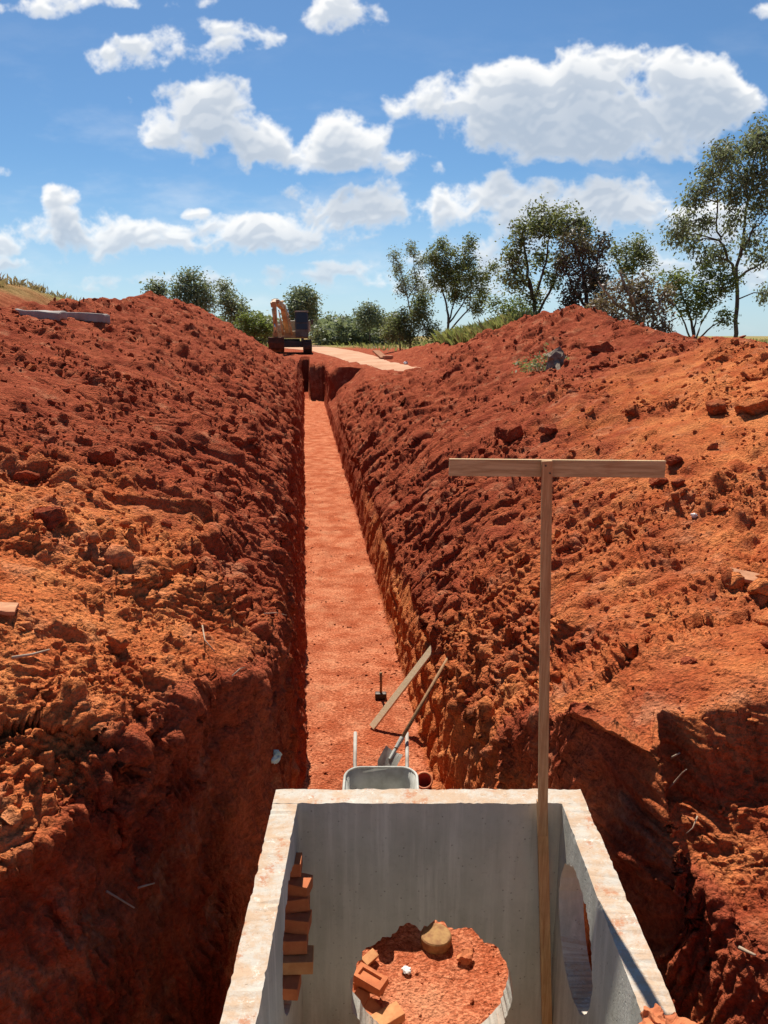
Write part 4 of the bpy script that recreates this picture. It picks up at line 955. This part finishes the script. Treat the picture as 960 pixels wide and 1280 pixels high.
# ------------------------------------------------------------------ excavator at the far end
def excavator():
    c0 = at(365, 440, 60); zz = gz(c0.x, c0.y)
    E = empty('excavator', (c0.x, c0.y, zz+0.05), (0, 0, R(6)))
    tag(E, 'weathered yellow tracked excavator with folded arm at the far end of the trench', 'excavator')
    def P(mb, name, mat, smooth=False, par=None): return mb.build(name, M[mat], par or E, smooth)
    for sx in (-1, 1):
        mb = MB(); L, r, w = 3.2, 0.46, 0.62
        prof = [(-L/2+r*math.cos(a)-0.0, r+r*math.sin(a)) for a in np.linspace(math.pi/2, 3*math.pi/2, 10)]+[(L/2+r*math.cos(a), r+r*math.sin(a)) for a in np.linspace(-math.pi/2, math.pi/2, 10)]
        mb.prism(prof, sx*1.18-w/2, sx*1.18+w/2)
        tr = P(mb, 'track', 'track_steel')
        mb = MB(); per = []
        for k in range(44):
            d_ = k/44*(2*L+2*math.pi*r)
            if d_ < L: y, z, a = -L/2+d_, 2*r, 0
            elif d_ < L+math.pi*r: a = (d_-L)/r; y, z = L/2+r*math.sin(a), r+r*math.cos(a)
            elif d_ < 2*L+math.pi*r: y, z, a = L/2-(d_-L-math.pi*r), 0, math.pi
            else: a = math.pi+(d_-2*L-math.pi*r)/r; y, z = -L/2+r*math.sin(a), r+r*math.cos(a)
            mb.box((sx*1.18, y, z), (w+0.02, 0.10, 0.07), Matrix.Rotation(-a, 3, 'X'), 0.0)
        P(mb, 'track_shoes', 'track_steel', par=tr)
        for y in (-1.6, 1.6):
            mb = MB(); mb.lathe([(0.001, -0.33), (0.30, -0.33), (0.34, 0), (0.30, 0.33), (0.001, 0.33)], 18, Matrix.Translation((sx*1.18, y, r)) @ Matrix.Rotation(math.pi/2, 4, 'Y'))
            P(mb, 'sprocket', 'black_paint', par=tr)
    mb = MB(); mb.box((0, 0, 0.62), (1.8, 2.2, 0.45), None, 0.08); mb.lathe([(0.001, 0.8), (0.62, 0.8), (0.62, 1.02), (0.001, 1.02)], 24); P(mb, 'undercarriage', 'black_paint')
    mb = MB(); mb.box((0, 0.75, 1.32), (2.55, 3.0, 0.55), None, 0.06); P(mb, 'deck', 'yellow_paint')
    mb = MB(); mb.box((0.35, 1.35, 1.95), (2.2, 1.75, 0.85), None, 0.08); P(mb, 'engine_hood', 'beige_paint')
    mb = MB(); mb.prism([(1.9, 1.05), (2.55, 1.1), (2.7, 1.4), (2.65, 2.1), (1.95, 2.25)], -1.28, 1.28, 0.08); P(mb, 'counterweight', 'beige_paint')
    mb = MB(); mb.box((-0.98, 0.1, 1.80), (0.62, 1.6, 0.5), None, 0.06); P(mb, 'side_tank', 'beige_paint')
    cab = MB()
    x0, x1 = 0.30, 1.28
    prof = [(-1.05, 1.15), (0.62, 1.15), (0.62, 2.98), (-0.55, 2.98), (-0.92, 2.15), (-1.05, 1.75)]
    cab.prism(prof, x0, x1, 0.04); cb = P(cab, 'cab', 'cab_paint')
    mb = MB(); mb.prism([(-0.60, 2.99), (0.68, 2.99), (0.66, 3.08), (-0.56, 3.08)], x0-0.03, x1+0.03, 0.02); P(mb, 'roof', 'beige_paint', par=cb)
    mb = MB()
    def quad(pts, off):
        bm = mb.bm; n_ = (Vector(pts[1])-Vector(pts[0])).cross(Vector(pts[2])-Vector(pts[0])).normalized()
        vs_ = [bm.verts.new(Vector(p_)+Vector(off)) for p_ in pts]; bm.faces.new(vs_)
    quad([(x0+.09, -0.94, 2.2), (x1-.09, -0.94, 2.2), (x1-.09, -0.60, 2.90), (x0+.09, -0.60, 2.90)], (0, -0.03, 0.01))
    quad([(x0+.09, -1.06, 1.70), (x1-.09, -1.06, 1.70), (x1-.09, -0.95, 2.12), (x0+.09, -0.95, 2.12)], (0, -0.03, 0.0))
    bmesh.ops.solidify(mb.bm, geom=mb.bm.faces[:], thickness=0.012); P(mb, 'windscreen', 'glass', par=cb)
    for xx, dx in ((x0, -0.012), (x1, 0.012)):
        mb = MB(); quad([(xx, -0.85, 1.85), (xx, 0.5, 1.85), (xx, 0.5, 2.85), (xx, -0.52, 2.85)], (dx, 0, 0)); bmesh.ops.solidify(mb.bm, geom=mb.bm.faces[:], thickness=0.012)
        P(mb, 'side_window', 'glass', par=cb)
    mb = MB(); mb.tube([(x1+0.02, -0.8, 2.3), (x1+0.25, -0.95, 2.35)], 0.015, 6); mb.box((x1+0.28, -0.97, 2.25), (0.16, 0.03, 0.34), None, 0.01); P(mb, 'mirror', 'black_paint', par=cb)
    # boom, stick and bucket: folded, swung to one side
    A, B, C_, D = Vector((-0.28, -0.75, 1.55)), Vector((-0.55, -2.0, 3.25)), Vector((-1.02, -3.9, 3.62)), Vector((-1.22, -4.35, 3.32))
    T = Vector((-1.05, -3.7, 1.0))
    mb = MB(); mb.bar(A, B+Vector((0, -0.1, 0.12)), 0.36, 0.44, 0.04); mb.bar(B, C_, 0.34, 0.38, 0.04); mb.tube([C_+Vector((-.26, 0, 0)), C_+Vector((.26, 0, 0))], 0.14, 12); P(mb, 'boom', 'yellow_paint')
    mb = MB(); mb.bar(C_+Vector((-0.08, -0.45, -0.02)), T, 0.28, 0.36, 0.04); mb.bar(C_+Vector((0, 0.1, 0)), D, 0.30, 0.36, 0.04); P(mb, 'stick', 'yellow_paint')
    for dx in (-0.32, 0.32):
        mb = MB(); q0 = A+Vector((dx, -0.55, -0.25)); q1 = B+Vector((dx, -0.15, -0.1)); mb.tube([q0, q0+(q1-q0)*0.62], 0.085, 10); cy = P(mb, 'boom_cylinder', 'yellow_paint', True)
        mb = MB(); mb.tube([q0+(q1-q0)*0.60, q1], 0.045, 8); P(mb, 'piston_rod', 'chrome', True, cy)
    mb = MB(); q0 = B+Vector((0, 0.0, 0.42)); q1 = D+Vector((0, 0.1, 0.12)); mb.tube([q0, q0+(q1-q0)*0.6], 0.09, 10); cy = P(mb, 'stick_cylinder', 'yellow_paint', True)
    mb = MB(); mb.tube([q0+(q1-q0)*0.58, q1], 0.05, 8); P(mb, 'piston_rod', 'chrome', True, cy)
    mb = MB(); q0 = D+Vector((0, -0.12, -0.25)); q1 = T+Vector((0, -0.42, 0.45)); mb.tube([q0, q0+(q1-q0)*0.6], 0.075, 10); cy = P(mb, 'bucket_cylinder', 'yellow_paint', True)
    mb = MB(); mb.tube([q0+(q1-q0)*0.58, q1], 0.04, 8); P(mb, 'piston_rod', 'chrome', True, cy)
    for dx in (-0.2, 0.2):
        mb = MB(); mb.bar(q1+Vector((dx, 0, 0)), T+Vector((dx, 0.1, 0.35)), 0.05, 0.10); mb.bar(q1+Vector((dx, 0, 0)), T+Vector((dx, -0.35, 0.0)), 0.05, 0.10); P(mb, 'linkage', 'yellow_paint')
    mb = MB(); bm = mb.bm; prof = [(0.1, 0.12), (-0.40, 0.10), (-0.62, -0.25), (-0.58, -0.65), (-0.25, -0.92), (0.25, -0.86), (0.55, -0.55)]
    a_ = [bm.verts.new((T.x-0.55, T.y+y, T.z+z+0.02)) for y, z in prof]; b_ = [bm.verts.new((T.x+0.55, T.y+y, T.z+z+0.02)) for y, z in prof]
    bm.faces.new(a_[::-1]); bm.faces.new(b_)
    for i in range(len(prof)-1): bm.faces.new((a_[i], a_[i+1], b_[i+1], b_[i]))
    bmesh.ops.solidify(bm, geom=bm.faces[:], thickness=0.04); bo = P(mb, 'bucket', 'bucket_steel')
    for k in range(5):
        mb = MB(); x = T.x-0.48+0.24*k; mb.box((x, T.y+0.63, T.z-0.44), (0.09, 0.26, 0.07), Matrix.Rotation(R(48), 3, 'X'), 0.01); P(mb, 'tooth', 'dark_steel', par=bo)
excavator()

# ------------------------------------------------------------------ trees
def leaf_cards(centers, per, spread, size, droop, seed):
    """many single leaves round every twig end: (n,3) centres -> verts, faces"""
    g = np.random.default_rng(seed); n = len(centers)*per
    c = np.repeat(np.asarray(centers), per, 0)+g.normal(size=(n, 3))*np.asarray(spread)
    ax = g.normal(size=(n, 3)); ax[:, 2] = ax[:, 2]*0.6-droop; ax /= np.linalg.norm(ax, axis=1, keepdims=True)
    w = np.cross(ax, g.normal(size=(n, 3))); w /= np.linalg.norm(w, axis=1, keepdims=True)+1e-9
    L = size*g.uniform(0.6, 1.4, (n, 1)); W = L*g.uniform(0.16, 0.30, (n, 1))
    v0 = c; v1 = c+ax*L*0.45+w*W; v2 = c+ax*L; v3 = c+ax*L*0.45-w*W
    V_ = np.stack([v0, v1, v2, v3], 1).reshape(-1, 3); F_ = np.arange(n*4).reshape(n, 4)
    return V_, F_
def tree(name, label, Y, trunk, clumps, leaf, bark='bark', size=0.24, droop=0.3, dens=1.0, cat='tree', group=None, limb=None, r0=None, depth=1.0, seed=1, z_base=None, parts=('trunk', 'crown')):
    """trunk: pixel polylines (first is the main stem); clumps: (x, y, rx, ry) leaf masses"""
    g = np.random.default_rng(seed); k = Y/960*1.0
    b_ = at(trunk[0][0][0], trunk[0][0][1], Y); zb = gz(b_.x, b_.y); root = Vector((b_.x, b_.y, min(zb, b_.z)-0.05))
    T_ = empty(name, root); tag(T_, label, cat, group)
    mb = MB(); nodes = []
    H = max(0.6, (trunk[0][0][1]-min(c[1]-c[3] for c in clumps))*k)
    r0 = r0 or H*0.016
    for ti, pl in enumerate(trunk):
        pts = []
        for i, (x, y) in enumerate(pl):
            dep = 0 if (ti == 0 and i < 2) else g.normal()*0.22*depth
            pts.append(at(x, y, Y+dep))
        if ti == 0: pts[0] = root.copy()
        else: pts[0] = min(nodes, key=lambda q: (q-pts[0]).length).copy() if nodes and i > 0 and ti > 0 and min((q-pts[0]).length for q in nodes) < H*0.25 else pts[0]
        fine = []
        for a_, c_ in zip(pts[:-1], pts[1:]):
            for f in np.linspace(0, 1, 5)[:-1]: fine.append(a_.lerp(c_, f)+Vector(g.normal(size=3))*H*0.004)
        fine.append(pts[-1]); n_ = len(fine); rr = r0*(1.0 if ti == 0 else 0.62)
        mb.tube([p_-root for p_ in fine], [rr*(1-0.78*i/n_) for i in range(n_)], 7)
        nodes += fine[1:]
    cents = []
    for (x, y, rx, ry) in clumps:
        c_ = at(x, y, Y+g.normal()*0.5*depth*min(1.5, rx*k)); 
        st_ = min(nodes, key=lambda q: (q-c_).length+0.5*max(0, q.z-c_.z)); 
        mid_ = st_.lerp(c_, 0.55)+Vector((0, 0, 0.10*(c_-st_).length))
        mb.tube([st_-root, mid_-root, c_-root], [r0*0.34, r0*0.24, r0*0.12], 6)
        nsub = max(5, int(rx*ry*k*k*26*dens)+4)
        for _ in range(nsub):
            q = g.normal(size=3); q /= np.linalg.norm(q); q *= g.random()**0.42
            e = c_+Vector((q[0]*rx*k, q[1]*min(rx, ry)*k*0.95*depth, q[2]*ry*k))
            cents.append(e)
            if g.random() < 0.6: mb.tube([mid_.lerp(c_, g.random())-root, (c_.lerp(e, 0.6))-root+Vector(g.normal(size=3))*0.05, e-root], [r0*0.13, r0*0.08, r0*0.03], 4, False)
        
    mb.build(parts[0], M[bark], T_, True)
    cr = np.array([c[:] for c in cents])-np.array(root[:])
    V_, F_ = leaf_cards(cr, 64, size*0.85, size*0.62, droop, seed+5)
    np_mesh(parts[1], V_, F_, M[leaf], T_)
    return T_
tree('eucalyptus_tree', 'tall slender eucalyptus with airy drooping crown at the right edge', 29, [[(918, 436), (920, 385), (922, 335), (930, 285), (940, 235), (947, 170)], [(921, 345), (905, 315), (896, 290), (897, 240), (901, 210)], [(925, 325), (938, 290), (958, 270)], [(922, 350), (945, 335), (962, 318)], [(930, 285), (934, 240), (928, 205)]],
     [(905, 200, 22, 24), (888, 215, 12, 20), (932, 190, 20, 26), (954, 168, 18, 24), (947, 215, 18, 26), (930, 240, 18, 22), (912, 243, 14, 14), (950, 262, 14, 26), (875, 238, 14, 12), (868, 250, 10, 12), (938, 300, 10, 8),
      (852, 282, 14, 11), (866, 302, 14, 12), (845, 296, 8, 7), (880, 280, 10, 9), (900, 318, 13, 12), (884, 322, 9, 9), (948, 318, 13, 11), (958, 366, 7, 9), (975, 230, 16, 30), (985, 300, 16, 22), (970, 185, 16, 26), (915, 280, 7, 14)],
     'leaf_grey', 'bark', 0.20, 0.9, 1.1, seed=11, r0=0.085, depth=1.1)
tree('small_tree', 'small multi stemmed green tree in front of the tall eucalyptus', 27, [[(868, 437), (866, 410), (858, 380), (845, 350)], [(872, 436), (876, 405), (888, 385), (905, 365)], [(866, 430), (852, 395), (838, 372)], [(869, 425), (870, 395), (872, 370)], [(872, 430), (890, 408), (905, 398)]],
     [(852, 354, 18, 13), (876, 362, 18, 14), (895, 356, 18, 13), (914, 352, 10, 9), (838, 348, 15, 10), (866, 384, 17, 9), (884, 378, 13, 8), (905, 398, 9, 5), (848, 372, 10, 8), (893, 340, 12, 8)],
     'leaf_bright', 'bark', 0.19, 0.3, 1.0, seed=12, r0=0.06)
tree('uprooted_tree', 'fallen tree of dead brown leaves piled behind the right heap', 25, [[(812, 436), (806, 415), (797, 395), (790, 370)], [(820, 432), (815, 405), (822, 392)], [(797, 395), (770, 380), (748, 352)], [(806, 415), (780, 405), (755, 400)], [(790, 370), (775, 340)]],
     [(792, 378, 22, 16), (770, 398, 20, 16), (815, 388, 18, 16), (752, 385, 14, 18), (778, 358, 16, 12), (808, 360, 14, 10), (790, 408, 22, 12), (828, 410, 10, 12), (830, 365, 8, 8)],
     'leaf_brown', 'pale_bark', 0.19, 0.4, 1.25, cat='dead tree', seed=13, r0=0.11)
tree('tree', 'green topped tree rising behind the dead brown pile', 33, [[(793, 425), (788, 380), (790, 345), (797, 315)], [(788, 360), (776, 335), (768, 318)]],
     [(800, 308, 16, 10), (790, 322, 14, 12), (806, 324, 13, 11), (770, 316, 10, 8), (782, 335, 10, 8)], 'leaf', 'bark', 0.21, 0.5, 1.1, seed=14, r0=0.08)
tree('dark_tree', 'dense dark brown tree standing behind the top of the right heap', 30, [[(735, 405), (733, 370), (728, 335), (720, 305)], [(733, 370), (745, 340), (748, 315)], [(733, 385), (716, 360), (708, 340)]],
     [(718, 302, 18, 14), (736, 322, 20, 18), (728, 350, 22, 20), (748, 352, 12, 22), (745, 380, 16, 14), (715, 375, 14, 16), (752, 300, 7, 8), (708, 330, 10, 14)],
     'leaf_dark', 'bark', 0.20, 0.4, 1.7, seed=15, r0=0.10)
tree('bushy_tree', 'tall bushy olive green tree left of the dense dark brown one', 32, [[(672, 402), (668, 375), (660, 345), (655, 310), (652, 285)], [(668, 375), (678, 345), (685, 310), (690, 280)], [(672, 398), (692, 355), (700, 320), (708, 285)], [(665, 360), (648, 345), (640, 335)]],
     [(662, 283, 18, 14), (688, 268, 20, 11), (678, 284, 20, 12), (710, 274, 16, 12), (648, 300, 12, 12), (724, 292, 12, 11), (700, 292, 16, 10), (645, 330, 13, 12), (652, 352, 15, 13), (672, 318, 10, 10), (636, 346, 8, 7), (690, 345, 8, 10), (640, 318, 8, 8), (668, 368, 12, 8), (700, 325, 8, 8), (730, 275, 8, 8)],
     'leaf', 'bark', 0.22, 0.4, 1.0, seed=16, r0=0.10)
tree('dense_tree', 'dark rounded tree with forked trunk beside the grassy bank', 62, [[(560, 418), (560, 395), (555, 365), (545, 330)], [(560, 400), (570, 370), (575, 335)], [(588, 412), (586, 385), (590, 350)], [(560, 405), (578, 380), (596, 355)]],
     [(560, 327, 19, 17), (579, 334, 17, 17), (541, 320, 10, 10), (594, 352, 14, 14), (601, 370, 9, 12), (548, 352, 16, 15), (570, 350, 19, 17), (585, 311, 5, 5), (556, 308, 9, 6), (596, 385, 8, 8), (606, 345, 6, 6), (575, 372, 14, 8), (617, 334, 4, 4), (588, 300, 3, 4)],
     'leaf', 'bark', 0.30, 0.4, 0.75, seed=17, r0=0.12)
tree('sparse_tree', 'pale sparse leaved tree just left of the dark rounded tree', 62, [[(512, 428), (514, 395), (508, 365), (498, 330)], [(513, 390), (522, 355), (516, 318)], [(510, 370), (528, 345)]],
     [(515, 315, 8, 9), (498, 334, 9, 9), (518, 346, 11, 11), (492, 318, 5, 6), (507, 362, 12, 10), (528, 330, 7, 9), (503, 350, 8, 8), (526, 360, 8, 8)],
     'leaf_grey', 'bark', 0.26, 0.4, 0.45, seed=18, r0=0.08)
tree('bush', 'dark leafy bush at the foot of the sparse tree', 59, [[(500, 434), (500, 415), (495, 395)], [(502, 428), (525, 400)]],
     [(494, 403, 14, 15), (512, 400, 14, 17), (528, 392, 15, 20), (538, 412, 12, 12), (488, 418, 10, 8), (512, 420, 14, 8), (525, 375, 9, 8)], 'leaf', 'bark', 0.28, 0.2, 0.9, 'bush', seed=19, r0=0.06)
tree('bush', 'light green bush on the grassy bank below the tall bushy tree', 37, [[(640, 412), (640, 398), (642, 385)], [(641, 408), (655, 392)]],
     [(640, 390, 13, 11), (655, 388, 11, 10), (628, 398, 10, 8), (622, 378, 7, 6), (648, 378, 9, 6)], 'leaf_bright', 'bark', 0.22, 0.2, 0.8, 'bush', seed=20, r0=0.05)
GF = 'far trees beyond the left bank and the trench end'
tree('conifer_tree', 'small dark cone shaped tree peeping over the left bank', 62, [[(196, 395), (196, 375), (196, 356)]], [(196, 360, 4, 6), (196, 368, 8, 6), (196, 377, 11, 7), (190, 375, 5, 5)], 'leaf_far', 'bark', 0.4, 0.2, 1.4, group=GF, seed=21)
tree('eucalyptus_tree', 'far eucalyptus with flat topped airy crown, tallest one beyond the left bank', 75, [[(248, 405), (247, 380), (243, 355)], [(247, 385), (258, 362)], [(247, 385), (232, 365)]], [(240, 346, 17, 6), (228, 360, 11, 9), (250, 358, 14, 11), (240, 372, 16, 9), (260, 376, 11, 11), (232, 378, 10, 8), (222, 370, 6, 6), (250, 388, 16, 8)], 'leaf_far', 'bark', 0.42, 0.4, 0.45, group=GF, seed=22, r0=0.14)
tree('tree', 'far dark tree right of the flat topped eucalyptus beyond the left bank', 70, [[(288, 408), (288, 390), (287, 375)], [(288, 395), (279, 365)]], [(288, 378, 11, 9), (290, 390, 11, 9), (279, 359, 7, 5), (283, 368, 7, 6), (303, 386, 5, 4), (300, 396, 8, 6)], 'leaf_far', 'bark', 0.38, 0.3, 0.7, group=GF, seed=23)
tree('bush', 'bright green bush where the left bank drops to the road', 66, [[(318, 424), (318, 412), (317, 402)]], [(316, 404, 13, 9), (328, 408, 10, 8), (306, 400, 8, 7), (320, 414, 14, 6), (335, 414, 8, 6)], 'leaf_bright', 'bark', 0.34, 0.2, 0.7, 'bush', seed=24)
tree('tree', 'rounded far tree right behind the excavator', 90, [[(378, 425), (378, 400), (377, 375)], [(378, 400), (388, 380)]], [(377, 365, 11, 6), (369, 375, 10, 8), (384, 376, 11, 8), (378, 388, 15, 9), (392, 388, 7, 8), (366, 392, 8, 8), (380, 402, 16, 8)], 'leaf_far', 'bark', 0.5, 0.3, 0.55, group=GF, seed=25, r0=0.18)
tree('tree', 'thin spiky far tree rising over the treeline between the excavator and the bush', 92, [[(462, 425), (462, 400), (461, 382)], [(462, 400), (452, 388)]], [(461, 386, 9, 5), (452, 392, 8, 5), (468, 393, 8, 6), (460, 402, 14, 7), (474, 403, 8, 6)], 'leaf_far', 'bark', 0.45, 0.3, 0.4, group=GF, seed=26)
def treeline():
    g = np.random.default_rng(5); cents = []
    for (xa, xb, ya, Yd, sp_) in ((296, 345, 404, 85, 8), (392, 500, 408, 100, 11), (395, 495, 398, 130, 8), (185, 300, 402, 120, 10), (835, 862, 425, 400, 6), (985, 1200, 420, 200, 8), (-250, 180, 408, 150, 10)):
        k = Yd/960; n = int((xb-xa)*(2.2 if Yd < 180 else 1.2))
        for _ in range(n):
            x = g.uniform(xa, xb); top = ya+sp_*fbm(np.array([x*0.06]), np.array([ya*1.0]), 3, 7)[0]*1.6
            p_ = at(x, g.uniform(min(top, 425), 426), Yd+g.uniform(-6, 6)); cents.append((p_.x, p_.y, max(p_.z, 2.9)))
    V_, F_ = leaf_cards(np.array(cents), 34, 0.42, 0.62, 0.2, 77)
    tag(np_mesh('far_treeline', V_, F_, M['leaf_far']), 'low green treeline and scrub along the far horizon', 'treeline', kind='stuff')
treeline()
# grass
def grass(name, pts, h, mat, label, seed, lean=0.35, cat='grass', w=0.008):
    g = np.random.default_rng(seed); pts = np.asarray(pts); n = len(pts)
    H = h*g.uniform(0.5, 1.3, (n, 1)); d = g.normal(size=(n, 3))*lean; d[:, 2] = 1; d = d/np.linalg.norm(d, axis=1, keepdims=True)
    s_ = g.normal(size=(n, 3)); s_[:, 2] = 0; s_ /= np.linalg.norm(s_, axis=1, keepdims=True); s_ *= w*g.uniform(0.7, 1.5, (n, 1))
    bend = g.normal(size=(n, 3))*0.18*H; bend[:, 2] = -np.abs(bend[:, 2])
    V_ = np.stack([pts-s_, pts+s_, pts+d*H*0.6+s_*0.7, pts+d*H+bend], 1).reshape(-1, 3)
    tag(np_mesh(name, V_, np.arange(n*4).reshape(n, 4), M[mat]), label, cat, kind='stuff')
def on_ground(ts, ss):
    out = []
    for t_, s_ in zip(ts, ss):
        x, y = st2xy(s_, t_); out.append((x, y, gz(x, y)-0.02))
    return out
g_ = np.random.default_rng(31)
n = 14000; ss = g_.uniform(29, 48, n); tt = 8.0+g_.random(n)*5.0; keep = fbm(ss*0.5, tt*0.5, 3, 55) > -0.22
grass('bank_grass', on_ground(tt[keep], ss[keep]), 0.8, 'grass', 'tall light green grass covering the bank behind the right heap', 3, w=0.02)
n = 5000; ss = g_.uniform(22, 48, n); tt = g_.uniform(-15, -11.3, n); keep = fbm(ss*0.4, tt*0.4, 3, 56) > -0.1
grass('dry_grass', on_ground(tt[keep], ss[keep]), 0.42, 'dry_grass', 'dry straw coloured grass on the ridge behind the left bank', 4, w=0.014)
n = 9000; ss = np.exp(g_.uniform(math.log(60), math.log(170), n)); tt = g_.uniform(-0.6, 0.75, n)*ss; keep = (np.abs(tt-np.interp(ss, [55, 66, 80, 100, 130, 170], [3.7, 2.4, 0.5, -3, -9, -18])) > 4.5)
grass('field_grass', on_ground(tt[keep], ss[keep]), 0.6, 'grass', 'rough green grass of the flat field beyond the excavator', 5, w=0.06)
n = 2500; ss = g_.uniform(14, 40, n); tt = g_.uniform(11.5, 24, n)
grass('field_grass', on_ground(tt, ss), 0.45, 'grass', 'grass on the flat land behind the right bank', 6, w=0.02)
# weed growing on the right heap beside the stump
p = hit(672, 464); wd = empty('weed_plant', p); tag(wd, 'pale green weed growing on the right heap beside the grey stump', 'weed')
cs = []; mb = MB()
for k in range(16):
    e = Vector((g_.normal()*0.28, g_.normal()*0.25, abs(g_.normal())*0.14+0.08)); cs.append(e[:]); mb.tube([(0, 0, -0.02), e*0.5+Vector((0, 0, 0.05)), e], [0.008, 0.006, 0.003], 5)
mb.build('stem', M['twig'], wd); V_, F_ = leaf_cards(np.array(cs)*0.85, 26, 0.075, 0.085, 0.1, 9); np_mesh('leaves', V_, F_, M['weed'], wd)
